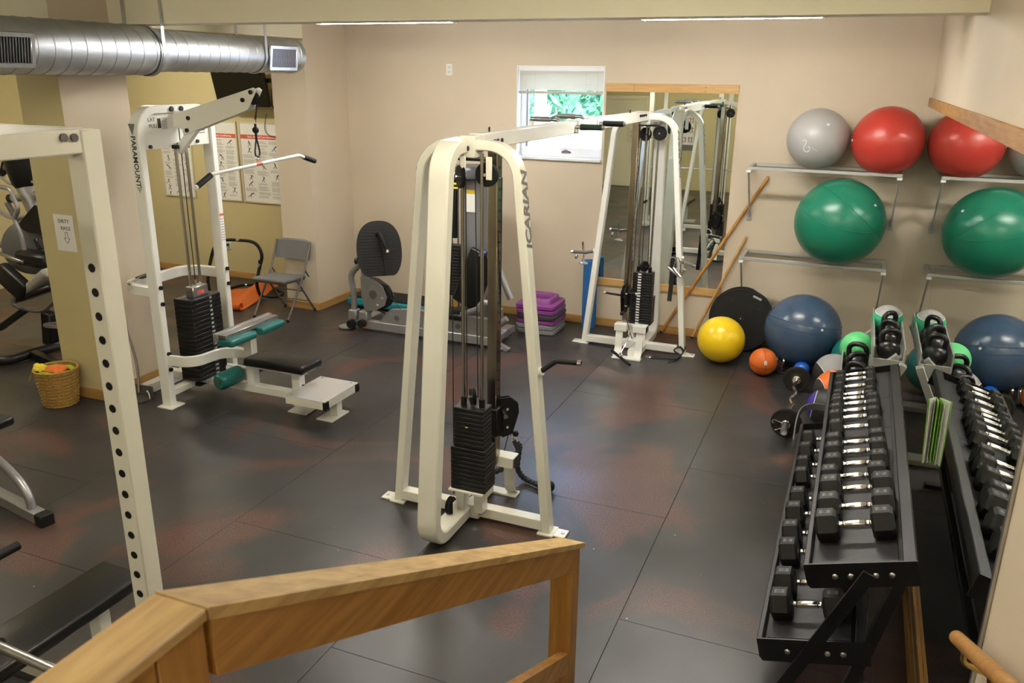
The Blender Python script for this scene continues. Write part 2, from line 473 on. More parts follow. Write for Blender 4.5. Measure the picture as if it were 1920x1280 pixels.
# outside ---------------------------------------------------------------
M_yard = mat('pale_yard_concrete', (.66, .66, .64), .9, noise=(3, .05))
struct(MB().bb(-40, 30, YB+.25, 60, 1.4, 1.55).build('ground_outside', M_yard, origin=False))
M_leaf = mat('tree_leaves', (.045, .15, .07), .7)
M_bark = mat('tree_bark', (.20, .15, .10), .9)
lb = MB(); lb.quad((-.5, 0, -.3), (.5, 0, -.3), (.35, .2, .3), (-.35, .2, .3))
def tree(x, y, h, r, seed, label):
    rnd = random.Random(seed)
    t = thing('tree', label, 'tree', (x, y, 1.55), 0, 'trees outside the window')
    MB().tube([(x, y, 1.55), (x+.1, y, 1.55+h*.5), (x, y, 1.55+h*.8)], [.16, .12, .05], 8).build('trunk', M_bark, t)
    b = MB()
    for k in range(1500):
        a = rnd.random()*2*PI; q = rnd.random()**.5; zz = rnd.random()
        p = V((x+math.cos(a)*q*r, y+math.sin(a)*q*r, 1.55+h*(.03+.95*zz)))
        e1 = V((rnd.uniform(-1, 1), rnd.uniform(-1, 1), rnd.uniform(-1, 1))).normalized()*rnd.uniform(.1, .22); e2 = e1.orthogonal().normalized()*rnd.uniform(.06, .13)
        b.quad(p-e1, p-e2, p+e1, p+e2)
    b.build('foliage', M_leaf, t, kind='stuff')
tree(-6.5, 17.0, 4.2, 1.0, 1, 'leafy tree outside the window, beside the blue-white post')
tree(-5.2, 19.6, 4.6, 1.2, 2, 'leafy tree outside, in the centre of the window view')
tree(-7.6, 23.6, 6.0, 1.6, 3, 'taller leafy tree outside, behind the other two')
pb = MB(); pb.bb(-3.98, -3.86, 10.4, 10.55, 1.55, 4.2, .01)
tag(pb.build('porch_post', mat('pale_blue_post', (.55, .70, .78), .6)), 'pale blue post standing outside the window', 'post')

# near wall door and poster, seen in the mirror -------------------------
dr = bpy.data.objects.new('door_1', None); COL.objects.link(dr); dr.location = (-5.31, YN, 0); WM[dr.name] = Matrix.Translation(dr.location); struct(dr)
M_door = mat('door_paint', (.72, .66, .47), .5)
MB().bb(-5.79, -4.84, YN+.004, YN+.045, 0.01, 2.05, .003).build('door_panel', M_door, dr)
b = MB(); b.bb(-5.87, -5.79, YN, YN+.07, 0, 2.13, .004); b.bb(-4.84, -4.76, YN, YN+.07, 0, 2.13, .004); b.bb(-5.79, -4.84, YN, YN+.07, 2.05, 2.13, .004)
b.build('door_frame', M_door, dr)
b = MB(); b.cyl((-5.0, YN+.045, 1.0), (-5.0, YN+.09, 1.0), .02); b.bar((-5.01, YN+.09, 1.0), (-5.14, YN+.09, 1.0), .02, .02, bev=.004)
b.build('door_handle', M_steel, dr)
sg = thing('door_sign', 'pale paper notice with two round marks on the reflected door', 'sign', (-5.15, YN+.05, 1.3))
MB().bb(-5.27, -5.03, YN+.046, YN+.049, 1.05, 1.40).build('paper', mat('cream_paper', (.66, .58, .38), .7), sg)
for k in (0, 1):
    b = MB(); b.torus((-5.12, YN+.05, 1.30-.1*k), (0, 1, 0), .038, .006, 16, 4); b.bar((-5.15, YN+.05, 1.30-.1*k), (-5.09, YN+.05, 1.30-.1*k), .004, .008)
    b.build('round_mark', M_greyprint, sg)
po = thing('exercise_chart', 'white chart of red figures reflected in the tall mirror', 'poster', (-3.82, YN+.01, .92))
MB().bb(-3.97, -3.67, YN+.003, YN+.009, .92, 1.80).build('sheet', M_paper, po)
MB().bb(-3.97, -3.67, YN+.009, YN+.011, .92, 1.05).build('caption_band', M_greyprint, po)
rnd = random.Random(3)
for i in range(3):
    for j in range(2):
        cx = -3.89+.15*j; cz = 1.17+.22*i
        b = MB(); b2 = MB()
        for q in (-.03, .03):
            b2.cyl((cx+q, YN+.0115, cz+.05), (cx+q, YN+.0125, cz+.05), .012, 8)
            b.bar((cx+q, YN+.0115, cz+.04), (cx+q+rnd.uniform(-.02, .02), YN+.0115, cz-.01), .002, .022)
            for s2 in (-1, 1): b2.bar((cx+q, YN+.0115, cz-.01), (cx+q+s2*.02, YN+.0115, cz-.07), .002, .010); b2.bar((cx+q, YN+.0115, cz+.035), (cx+q+s2*.03, YN+.0115, cz+rnd.uniform(0, .06)), .002, .008)
        f = b.build('figure_shirt', M_redprint, po); b2.build('figure_drawing', M_print, po)

# wall plates -------------------------------------------------------------
def plate(name, label, o, ex, kind):
    o = V(o); ex = V(ex); n = ex.cross(V((0, 0, 1)))
    t = thing(name, label, kind, o - V((0, 0, .058)))
    R = Matrix((ex, n, V((0, 0, 1)))).transposed()
    MB().box(o+n*.003, (.072, .006, .116), R, .002).build('cover_plate', M_plast, t)
    for dz in (-.024, .024):
        MB().box(o+n*.0065+V((0, 0, dz)), (.034, .003, .03), R, .001).build('socket' if kind == 'outlet' else 'toggle', M_plast if kind != 'outlet' else mat('socket_face', (.6, .6, .57), .4), t)
    return t
plate('wall_outlet', 'white wall plate high on the bare back wall, beside the ceiling', (-4.195, YB, 2.632), (1, 0, 0), 'outlet')
al = plate('wall_outlet', 'white outlet with black plug low on the yellow alcove wall', (-7.5, YA, .42), (1, 0, 0), 'outlet')
b = MB(); b.box((-7.5, YA-.025, .43), (.03, .04, .03), None, .006); b.tube(smooth([(-7.5, YA-.04, .42), (-7.53, YA-.07, .34), (-7.58, YA-.05, .36), (-7.6, YA-.03, .30)], 4), .005, 6)
b.build('plug', M_black, al)

# ceiling lights ------------------------------------------------------------
def lamp(x0, x1, y, label, m, z=3.0, grp='linear ceiling lights'):
    t = thing('ceiling_light', label, 'ceiling light', ((x0+x1)/2, y, z), 0, grp)
    MB().bb(x0, x1, y-.07, y+.07, z+.03, ZC, .006).build('housing', M_plast, t)
    MB().bb(x0+.012, x1-.012, y-.06, y+.06, z-.02, z+.029, .012, 2).build('diffuser', m, t)
    for xx in (x0, x1): MB().bb(xx-.004, xx+.004, y-.068, y+.068, z-.024, z+.05, .003).build('end_cap', M_plast, t)
lamp(-1.58, -.34, 6.3, 'lit linear ceiling light toward the mirrored corner', M_diff)
lamp(-4.36, -3.10, 6.3, 'lit linear ceiling light nearer the silver duct', M_diff)
for (x0, y, m, lb_) in [(-1.6, 3.2, M_diff2, 'lit linear ceiling light before the beam, over the near cable tower'), (-4.3, 2.4, M_diff2, 'lit linear ceiling light over the power rack'),
                    (-4.3, -1.2, M_diff2, 'lit linear ceiling light near the door'), (-1.2, -.9, M_diff2, 'lit linear ceiling light over the landing'),
                    (-8.3, 3.9, M_diff2, 'lit linear ceiling light over the exercise machines beyond the pier'), (-8.2, 6.9, M_diff2, 'lit linear ceiling light over the alcove')]:
    lamp(x0, x0+1.24, y, lb_, m)

# mirrors -------------------------------------------------------------------
t = thing('wall_mirror', 'tall mirror with wooden rails on the back wall behind the cable tower', 'mirror', (-1.79, YB, .47))
MB().bb(-2.435, -1.14, YB-.008, YB-.001, .50, 2.46).build('mirror_glass', M_mirror, t)
for z0, z1, n in ((2.44, 2.52, 'top_rail'), (.455, .53, 'bottom_rail')):
    r_ = MB().bb(-2.44, -1.135, YB-.024, YB-.0085, z0, z1, .002).build(n, M_oakx, t)
    for xx in (-2.15, -1.45):
        for dz in (.02, .055): MB().cyl((xx, YB-.026, z0+dz), (xx, YB-.024, z0+dz), .006, 8).build('screw', M_greyprint, r_)
t = thing('wall_mirror', 'long mirror in two panes along the right-hand wall beside the dumbbells', 'mirror', (XR, 5.4, .25))
for a, c in ((5.5535, YB-.002), (2.44, 5.5495)): MB().bb(XR-.007, XR-.001, a, c, .28, 2.42).build('mirror_pane', M_mirror, t)
MB().bb(XR-.022, XR-.0075, 2.44, YB-.002, 2.365, 2.44, .002).build('top_rail', M_oak, t)
MB().bb(XR-.022, XR-.0075, 2.44, YB-.002, .215, .285, .002).build('bottom_rail', M_oak, t)
MB().bb(XR-.012, XR-.0, 2.425, 2.4395, .215, 2.44, .002).build('edge_strip', M_steel, t)

# duct ------------------------------------------------------------------------
XD, ZD = -5.12, 2.735
dt = thing('air_duct', 'galvanised spiral air duct hung below the ceiling on straps', 'duct', (XD, 5, ZD-.18))
YJ, YE = 5.12, 6.93
R1, R2 = .178, .152
b = MB(); b.lathe([(R1, 0), (R1, 7.0-.02), (R1-.002, 7.0)], (XD, YJ-7.0, ZD), (0, 1, 0), 40); b.build('large_pipe', M_galv, dt)
b = MB(); b.lathe([(R2, 0), (R2, YE-YJ-.01), (R2-.012, YE-YJ), (0.001, YE-YJ+.002)], (XD, YJ, ZD), (0, 1, 0), 40); b.build('small_pipe', M_galv, dt)
b = MB(); b.lathe([(R1+.005, -.05), (R1+.008, -.03), (R1+.004, -.012), (R2+.006, .05), (R2+.004, .1)], (XD, YJ, ZD), (0, 1, 0), 40, cap=False); b.build('reducer_collar', M_galv, dt)
def ribs(R, ys):
    src = None
    for y in ys:
        Mx = Matrix.Translation((XD, y, ZD)) @ Matrix.Rotation(math.radians(5), 4, 'Z')
        if src is None:
            q = MB(); q.torus((0, 0, 0), (0, 1, 0), R, .0035, 36, 5); src = q.build('spiral_seam', M_galv, dt, local=True); src.matrix_local = WM[dt.name].inverted() @ Mx
        else: share(src, dt, Mx, 'spiral_seam')
ribs(R1, [YJ-.1-.125*i for i in range(30)])
ribs(R2, [YJ+.14+.118*i for i in range(14)])
b = MB(); b.torus((XD, YE-.08, ZD), (0, 1, 0), R2+.001, .006, 36, 6); b.build('end_cap_bead', M_galv, dt)
for y, R in ((YJ-.02, R1), (6.33, R2)):
    b = MB()
    b.sweep([(XD+math.cos(a)*(R+.008), y, ZD+math.sin(a)*(R+.008)) for a in [math.radians(q) for q in range(-180, 20, 10)]] + [(XD+R+.006, y, ZC)], (0, 1, 0), .004, .03)
    b.build('hanging_strap', M_galv, dt)
    b = MB(); b.bar((XD-R-.006, y, ZD), (XD-R-.006, y, ZC), .03, .004, (1, 0, 0)); b.build('hanging_strap', M_galv, dt)
for yc, R, L_ in ((6.56, R2, .40), (3.76, R1, .46)):
    g = MB(); ez = V((.16, 0, 1)).normalized(); ex = V((0, 1, 0)); nn = V((1, 0, -.16)).normalized()
    o = V((XD, yc, ZD)) + nn*(R+.012)
    for s_ in (-1, 1):
        g.bar(o-ex*L_/2+ez*s_*.092, o+ex*L_/2+ez*s_*.092, .024, .03, ez, .003)
        g.bar(o+ex*s_*(L_/2-.012)-ez*.10, o+ex*s_*(L_/2-.012)+ez*.10, .024, .03, ex, .003)
    gr = g.build('grille_frame', M_steel, dt)
    MB().bar(o-nn*.012-ex*L_/2, o-nn*.012+ex*L_/2, .18, .004, nn).build('grille_shadow_box', M_black, gr)
    k = 0; n_ = int(L_/.021); src = None
    for k in range(n_):
        p = o + ex*(-L_/2+.03+(L_-.06)*k/(n_-1))
        Mx = Matrix((nn, ex, ez)).transposed().to_4x4(); Mx.translation = p
        if src is None:
            q = MB().box((0, 0, 0), (.018, .004, .17)); src = q.build('louvre', M_steel, gr, local=True); src.matrix_local = WM[dt.name].inverted() @ Mx
        else: share(src, gr, Mx, 'louvre')
# ------------------------------------------------------------------ cable crossover machine
X0 = -1.945
cc = thing('cable_crossover_machine', 'white double-tower cable crossover machine joined by an overhead beam', 'cable machine', (X0, 5.93, 0))
def tower(X0, yc, s, enamel, marked, cu, sw, su):
    P = lambda u, v, z: V((X0+u, yc+s*v, z))
    B = lambda: MB()
    X, Y, Z = V((1, 0, 0)), V((0, s, 0)), V((0, 0, 1))
    # inverted-U leg frame
    pts = fillet([P(-.50, 0, .01), P(-.272, 0, 2.235), P(.272, 0, 2.235), P(.50, 0, .01)], .17, 8)
    lf = B().sweep(pts, (0, 1, 0), .052, .086).build('leg_frame', enamel, cc)
    for q in (-1, 1):
        f = B().bb(X0+q*.5-.05, X0+q*.5+.05, yc-.06, yc+.06, 0, .012, .002)
        f.bb(X0+q*.55, X0+q*.62, yc-.045, yc+.045, 0, .012, .002)
        f = f.build('foot_plate', enamel, cc)
        B().cyl((X0+q*.595, yc, .012), (X0+q*.595, yc, .016), .012, 10).build('floor_bolt', M_steel, f)
    # C-shaped spine
    pts = fillet([P(su, .30, .05), P(su, -.49, .05), P(su, -.245, 2.225), P(su, .02, 2.235)], [0, .13, .15, 0], 8)
    B().sweep(pts, (1, 0, 0), .075, .118).build('spine', enamel, cc)
    B().bb(X0-.036, X0+.052, yc-.055, yc+.055, 2.17, 2.285, .004).build('crown_bracket', enamel, cc)
    for dy in (-.0, ): 
        q = B(); q.cyl(P(.05, 0-.06*0, 2.222), P(.075, 0, 2.222), .02, 10); q.cyl(P(0, -.055, 2.22), P(0, -.075, 2.22), .022, 10); q.build('crown_bolt', M_black, cc)
    B().bb(X0-.05, X0+.11, yc-.05, yc+.05, 2.155, 2.169).build('rubber_stop', M_black, cc)
    # base
    B().bb(X0-.49, X0+.49, yc-.037, yc+.037, .02, .085, .004).build('cross_beam', enamel, cc)
    B().bb(X0-.07, X0+.07, yc-.055, yc+.055, .012, .10, .004).build('base_joint', enamel, cc)
    for q in (-1, 1): B().cyl((X0+q*.07, yc-s*.03, .055), (X0+q*.085, yc-s*.03, .055), .018, 10).build('joint_bolt', M_black, cc)
    # stack stand
    q = B(); q.bb(X0-.075, X0+.15, *sorted((yc-s*.17, yc+s*.02)), .236, .251, .003)
    for u in (-.06, .06): q.bb(X0+u-.0, X0+u+.055, *sorted((yc-s*.10, yc-s*.02)), .08, .236, .003)
    q.build('stack_stand', enamel, cc)
    # weight plates
    uc, vc = .05, -.085
    hl, hu = .0272, .0272
    n1, n2 = 10, 9
    pl = {}
    def plate_mesh(kind, z):
        w, d = ((.222, .15) if kind == 'wide' else (.190, .125))
        Mx = Matrix.Translation(P(uc, vc, z+.0136))
        if kind not in pl:
            q = MB().box((0, 0, 0), (w, d, .0258), None, .003)
            q.cyl((0, -s*d/2-.001, 0), (0, -s*d/2+.004, 0), .005, 8)
            o = q.build('weight_plate', M_iron, cc, local=True); o.matrix_local = WM[cc.name].inverted() @ Mx; WM[o.name] = Mx; pl[kind] = o
        else: o = share(pl[kind], cc, Mx, 'weight_plate')
        if marked:
            k = ('m', kind)
            M2 = Mx @ Matrix.Translation((-.025, (d/2+.0008)*s, 0))
            if k not in pl:
                q = MB().box((0, 0, 0), (.034, .0016, .014)); mo = q.build('weight_label', M_whiteprint, o, local=True)
                mo.matrix_local = Mx.inverted() @ M2; pl[k] = mo
            else:
                mo = bpy.data.objects.new('weight_label', pl[k].data); COL.objects.link(mo); mo.parent = o; mo.matrix_local = Mx.inverted() @ M2
    z = .252
    for i in range(n1): plate_mesh('wide', z); z += hl
    for i in range(n2): plate_mesh('narrow', z); z += hu
    zt = z
    for du in (-.058, .058):
        B().cyl(P(uc+du, vc, .24), P(uc+du, vc, 2.2), .0105, 10).build('guide_rod', M_rod, cc)
        B().cyl(P(uc+du, vc, zt), P(uc+du, vc, zt+.05), .018, 12).build('rod_bushing', M_black, cc)
    def pulley(c, ax, r=.05, name='pulley'):
        c = V(c); ax = V(ax)
        q = MB(); q.lathe([(.008, -.013), (r, -.013), (r+.003, -.009), (r-.008, 0), (r+.003, .009), (r, .013), (.008, .013)], c, ax, 24)
        o = q.build(name, M_rubber, cc)
        q = MB(); q.cyl(c-ax*.028, c+ax*.028, .009, 8); q.build('pulley_axle', M_chrome, o)
        return o
    pulley(P(uc, vc, zt+.055), (.8, .6*s, 0), .05)
    pulley(P(-.015, -.09, 2.075), (.75, .65*s, 0), .06)
    pulley(P(.125, -.06, 2.09), (0, 1, 0), .062)
    for p_, w_ in ((P(.005, -.105, 2.125), 0), (P(.15, -.09, 2.125), 0)):
        B().box(p_, (.035, .008, .12), None, .003).build('pulley_bracket', enamel, cc)
    pulley(P(-.06, -.17, .14), (1, 0, 0), .052)
    B().box(P(-.03, -.17, .12), (.008, .05, .11), None, .003).build('pulley_bracket', enamel, cc)
    # column with adjusting holes
    co = B().bb(X0+cu-.031, X0+cu+.031, *sorted((yc+s*.16, yc+s*.23)), .28, 2.2, .006).build('slide_column', M_bronze, cc)
    src = None
    for k in range(24):
        Mx = Matrix.Translation(P(cu+.032, .195, .72+.06*k))
        if src is None:
            q = MB(); q.cyl((-.002, 0, 0), (.001, 0, 0), .008, 8); src = q.build('adjusting_hole', M_black, co, local=True); src.matrix_local = WM[cc.name].inverted() @ Mx
        else: share(src, co, Mx, 'adjusting_hole')
    # carriage
    cz = .60
    B().bb(X0+cu-.043, X0+cu+.043, *sorted((yc+s*.145, yc+s*.245)), cz-.12, cz+.06, .005).build('carriage', M_black, cc)
    poly = [(.0, .10), (.08, .105), (.135, .06), (.14, .0), (.10, -.14), (.04, -.16), (0, -.13)]
    D = (Y*math.cos(sw)+X*math.sin(sw)).normalized(); Nn = (X*math.cos(sw)-Y*math.sin(sw)).normalized()   # the swivelling pulley arm
    pv = P(cu, .235, cz)
    for du in (-.016, .016):
        B().prism(poly, pv+Nn*du, D, Z, .006).build('pulley_cheek', M_black, cc)
    pulley(pv+D*.065+Z*.03, Nn, .06)
    pulley(pv+D*.065-Z*.09, Nn, .045)
    hd0 = pv+Nn*.019+D*.03+Z*.03; hd1 = hd0+Nn*(.10 if s > 0 else .08)
    q = B(); q.cyl(hd0, hd1, .012, 10); q.build('carriage_handle', M_black, cc)
    q = B(); q.cyl(hd1, hd1+Nn*.02, .014, 10); q.build('handle_tip', M_chrome, cc)
    if s < 0: 
        q = B(); q.cyl(P(cu-.03, .26, cz), P(cu-.19, .26, cz+.01), .011, 10); q.build('carriage_handle', M_black, cc)
        q = B(); q.cyl(P(cu-.19, .26, cz+.01), P(cu-.21, .26, cz+.01), .013, 10); q.build('handle_tip', M_chrome, cc)
    # bracket at the inner end of the base
    B().bb(X0-.11, X0+.17, *sorted((yc+s*.30, yc+s*.38)), .0, .016, .003).build('bracket_plate', enamel, cc)
    for u in (-.07, .13):
        q = B(); q.sweep(smooth([P(u, .35, .016), P(u, .30, .07), P(u, .29, .15), P(u, .28, .235), P(u, .25, .265)], 4), X, .012, .07); q.build('bracket_arm', enamel, cc)
    for u0, u1 in ((-.12, .0), (.06, .19)):
        B().bb(X0+u0, X0+u1, *sorted((yc+s*.20, yc+s*.30)), .255, .325, .004).build('bracket_tube', enamel, cc)
    B().bb(X0+.1895, X0+.194, *sorted((yc+s*.205, yc+s*.295)), .26, .32).build('tube_cap', M_black, cc)
    # cables
    for pts in ([P(-.062, -.02-.10, .19), P(-.062, -.10, 2.08)], [P(.02, -.10, zt+.06), P(.02, -.10, 2.07)], [P(.083, -.085, zt+.06), P(.066, -.08, 2.07)],
                [P(.185, -.05, 2.07), P(cu+.05, .18, 2.05), pv+D*.02+Z*.09], [P(-.06, -.12, .11), P(.02, .1, .13), P(.06, .3, .2), pv+D*.09-Z*.1]):
        B().tube(pts, .0032, 6).build('cable', M_cable, cc)
    q = B(); q.sphere(pv+D*.125-Z*.15, .02, 12, 8); q.build('cable_stop', M_rubber, cc)
    # storage horns
    for q in ((1,) if s > 0 else (-1, 1)):
        zc = 1.0 if s > 0 else .95
        ul = .50-.228*zc/2.235+.026
        a = P(q*ul, 0, zc); d1 = V((q*.09, s*.02 if s > 0 else -.02, .075 if s > 0 else -.02))
        pts = fillet([a, a+d1, a+d1+V((q*.12, s*.02, 0))], .03, 5)
        if s < 0 and q > 0: pts = fillet([a, a+V((.0, -.09, -.005)), a+V((.13, -.13, -.03))], .03, 5)
        B().tube(pts, .0155, 12).build('storage_horn', M_greymet if s < 0 else M_rubber, cc)
        B().cyl(a-V((q*.01, 0, 0)), a+V((q*.016, 0, .012 if s > 0 else 0)), .026, 14).build('horn_boss', M_white, cc)
        e = pts[-1]; B().cyl(e, e+V((q*.022, 0, 0)), .0165, 12).build('horn_tip', M_chrome, cc)
    # lettering on the outer faces of both legs
    for q in (-1, 1):
        d = (P(q*.272, 0, 2.235)-P(q*.5, 0, .01)).normalized()
        n = V((q*abs(d.z), 0, abs(d.x)))
        c = P(q*.5, 0, .01) + d*1.90 + n*.0268
        text('iCARIAN', .107, M_greyprint, cc, c, d, n.cross(d), bold=.004, shear=.25)
    if s > 0:
        q = B(); q.cyl(P(uc-.012, vc-.075, z-.11), P(uc+.012, vc-.105, z-.095), .004, 8); q.build('selector_pin', mat('yellow_pin', (.7, .5, .03), .4), cc)
    return P
P1 = tower(-1.94, 4.12, 1, M_cream, False, .06, .95, -.043)
P2 = tower(-1.862, 7.74, -1, M_white, True, -.035, 0.0, .085)
# overhead beam
BX = lambda y: -1.94+(y-4.12)*.0215
MB().bar((BX(4.19), 4.19, 2.2475), (BX(5.66), 5.66, 2.2475), .09, .085, (0, 0, 1), .005).build('overhead_beam', M_white, cc)
MB().bar((BX(5.6), 5.6, 2.2475), (BX(6.3), 6.3, 2.2475), .076, .071, (0, 0, 1), .004).build('beam_sleeve', M_white, cc)
MB().bar((BX(6.24), 6.24, 2.2475), (BX(7.68), 7.68, 2.2475), .09, .085, (0, 0, 1), .005).build('overhead_beam', M_white, cc)
for y in (4.33, 4.37, 4.43): MB().cyl((X0+.044, y, 2.24), (X0+.062, y, 2.24), .013, 10).build('beam_bolt', M_black, cc)
for y in (7.36, 7.42, 7.48, 7.54):
    X0 = BX(y); MB().cyl((X0+.044, y, 2.26), (X0+.06, y, 2.26), .011, 10).build('beam_bolt', M_black, cc)
for y in (4.36, 7.2): MB().cyl((BX(y), y, 2.29), (BX(y), y, 2.315), .006, 8).build('beam_pin', M_black, cc)
for y in (5.70, 6.22):
    X0 = BX(y); q = MB(); q.tube(fillet([(X0+.04, y, 2.25), (X0+.25, y, 2.25)], .01), .014, 10); q.tube(fillet([(X0-.04, y, 2.25), (X0-.10, y, 2.295), (X0-.30, y, 2.295)], .04), .014, 10)
    cb = q.build('chin_up_bar', M_steel, cc)
    MB().cyl((X0+.075, y, 2.25), (X0+.23, y, 2.25), .021, 12).build('foam_grip', M_rubber if y > 6 else mat('green_black_grip', (.012, .04, .02), .6), cb)
    MB().cyl((X0-.15, y, 2.295), (X0-.27, y, 2.295), .019, 12).build('foam_grip', M_silver, cb)
for y in (5.74, 6.18): MB().bb(BX(y)-.05, BX(y)+.05, y-.012, y+.012, 2.2, 2.295, .003).build('beam_collar', M_white, cc)

# attachments ---------------------------------------------------------------------
def rope_pts(pts, n=60):
    return smooth(pts, n)
def braid(name, path, R, r, mat_, parent, turns):
    """three twisted strands along a path"""
    path = [V(p) for p in path]; N = len(path)
    q = MB()
    for k in range(3):
        pts = []; nrm = None
        for i, p in enumerate(path):
            t = (path[min(i+1, N-1)]-path[max(i-1, 0)]).normalized()
            if nrm is None: nrm = t.orthogonal().normalized()
            else: nrm = (nrm - t*nrm.dot(t)).normalized()
            a = 2*PI*(turns*i/N+k/3)
            pts.append(p+(nrm*math.cos(a)+t.cross(nrm)*math.sin(a))*R)
        q.tube(pts, r, 6)
    return q.build(name, mat_, parent)
M_rope = mat('black_rope', (.013, .013, .015), .55)
r0 = P1(.11, .46, .34)
rp = thing('rope_attachment', 'black braided pull rope clipped to the near tower base', 'rope', (r0.x, r0.y, .0))
q = MB(); cab = P1(.061, .375, .42); q.tube([cab, P1(.09, .43, .39)], .004, 6); q.torus(P1(.095, .44, .37), (1, .3, 0), .02, .005, 14, 6); q.torus(P1(.10, .45, .335), (0, 1, 0), .018, .006, 14, 6)
q.build('clip', M_chrome, rp)
pa = smooth([P1(.10, .45, .325), P1(.13, .46, .29), P1(.12, .43, .25), P1(.06, .36, .17), P1(.0, .30, .145), P1(-.03, .22, .135)], 10)
braid('rope_strand', pa, .011, .0095, M_rope, rp, 12)
pb_ = smooth([P1(.10, .45, .325), P1(.12, .47, .25), P1(.10, .50, .12), P1(.13, .53, .035), P1(.22, .50, .025), P1(.30, .47, .03)], 10)
braid('rope_strand', pb_, .011, .0095, M_rope, rp, 12)
MB().sphere(P1(.335, .47, .04), .04, 16, 10).build('rope_end_ball', M_rubber, rp)
# straight bar under tower 2
h0 = P2(.06, .47, .03)
t = thing('pull_bar', 'short black pull bar hanging to the floor below the far tower pulley', 'pull bar', h0)
a = atz(1147, 657, .09); c = atz(1181, 684, .05)
MB().cyl(a, c, .014, 10).build('grip', M_rubber, t)
mid = (a+c)/2
q = MB(); q.torus(mid+V((0, 0, .028)), (c-a).cross(V((0, 0, 1))), .02, .005, 14, 6); q.tube(smooth([mid+V((0, 0, .05)), P2(.05, .42, .22), P2(.061, .375, .36)], 4), .005, 6); q.torus(P2(.055, .40, .26), (1, 0, 0), .022, .005, 14, 6); q.build('clip', M_chrome, t)
# ankle strap on the floor
t = thing('ankle_strap', 'black nylon ankle strap with steel ring on the floor by the far tower', 'strap', atz(1250, 668))
z3 = lambda p, h: V((p.x, p.y, h))
pts = [z3(atz(1222, 669, .01), .012), z3(atz(1250, 670, .01), .016), z3(atz(1270, 671, .01), .02), z3(atz(1282, 664, .02), .06), z3(atz(1276, 652, .08), .10), z3(atz(1266, 655, .05), .06), z3(atz(1275, 668), .012), z3(atz(1266, 677), .008), z3(atz(1253, 680), .008)]
MB().sweep(smooth(pts, 5), (.25, .9, .35), .010, .065).build('webbing', M_rope, t)
MB().torus(z3(atz(1216, 669, .01), .010), (.1, .15, 1), .028, .005, 18, 6).build('ring', M_chrome, t)
# D handles and hanging strap on the horns of tower 2
def dhandle(p, d, w, h, label, name='stirrup_handle', m_=None):
    """stirrup hanging from p; d: horizontal direction of the grip"""
    p = V(p); d = V(d).normalized(); t = thing(name, label, 'cable handle', p-V((0, 0, h)), 0, 'cable handles on the far tower')
    q = MB(); q.tube(fillet([p-d*w/2-V((0, 0, h)), p-d*w*.42, p, p+d*w*.42, p+d*w/2-V((0, 0, h))], .03), .0055, 8); q.build('bail', M_chrome, t)
    MB().cyl(p-d*w/2-V((0, 0, h)), p+d*w/2-V((0, 0, h)), .0145, 12).build('grip', m_ or M_steel, t)
    return t
hr = aty(1275, 490, 7.62)
def dh2(g0, g1, ap, Y, label):
    g0, g1, ap = aty(*g0, Y), aty(*g1, Y-.03), aty(*ap, Y)
    t = thing('stirrup_handle', label, 'cable handle', (g0+g1)/2, 0, 'cable handles on the far tower')
    d_ = (g1-g0).normalized()
    MB().tube(fillet([g0, ap-d_*.03, ap+d_*.03, g1], .025), .006, 8).build('bail', M_chrome, t)
    MB().cyl(g0-d_*.006, g1+d_*.006, .0145, 12).build('grip', M_steel, t)
dh2((1254, 502), (1271, 516), (1264, 483), 7.60, 'chrome stirrup handle, inner one hung on the far tower by the sticks')
dh2((1263, 503), (1276, 519), (1273, 484), 7.56, 'chrome stirrup handle, middle one hung on the far tower by the sticks')
dh2((1275, 517), (1284, 506), (1279, 490), 7.64, 'open chrome stirrup handle, outer one hung on the far tower by the sticks')
q = MB(); hp = hr+V((-.06, 0, .02)); q.bar(hp+V((0, .03, 0)), hp+V((-.02, .03, -.42)), .004, .042, (1, 0, 0)); q.torus(hp+V((0, .02, .0)), (1, 0, 0), .03, .005, 14, 6)
tag(q.build('hanging_strap', M_rope), 'long black nylon strap hanging from the far tower horn', 'strap')
hl_ = P2(-(.50-.228*.95/2.235+.026+.14), 0, .93)
t = thing('rotating_handle', 'chrome handle with round disc hung beside the blue foam roller', 'cable handle', hl_-V((0, 0, .14)))
q = MB(); q.tube(smooth([hl_+V((.01, 0, .10)), hl_+V((.015, 0, .05)), hl_+V((.03, -.01, -.05)), hl_+V((.02, -.02, -.09))], 5), .011, 8); q.sphere(hl_+V((-.05, -.01, -.05)), .028, 14, 8, (.6, 1, 1)); q.build('swivel', M_chrome, t)
MB().lathe([(.012, -.01), (.045, -.006), (.048, .004), (.015, .02)], hl_+V((.025, -.01, -.11)), (.1, 0, 1), 20).build('disc', M_steel, t)

# ------------------------------------------------------------------ lat pulldown
YL, XA = 5.10, -4.93
lt = thing('lat_pulldown_machine', 'white lat pulldown machine with teal pads and black weight stack', 'lat pulldown machine', (-4.4, YL, 0))
X, Y, Z = V((1, 0, 0)), V((0, 1, 0)), V((0, 0, 1))
def LB(name, m, *a, **k): return MB().bb(*a, **k).build(name, m, lt)
hw = .375
pts = fillet([(XA, YL-hw, .01), (XA, YL-hw, 2.315), (XA, YL+hw, 2.315), (XA, YL+hw, .01)], .17, 8)
MB().sweep(pts, (1, 0, 0), .062, .10).build('arch_frame', M_white, lt)
for q in (-1, 1):
    LB('foot_plate', M_cream, XA-.06, XA+.09, YL+q*hw-.075, YL+q*hw+.075, 0, .012, bev=.002)
LB('header_panel', M_white, XA-.03, XA+.03, YL-hw+.03, YL+hw-.03, 2.03, 2.285, bev=.003)
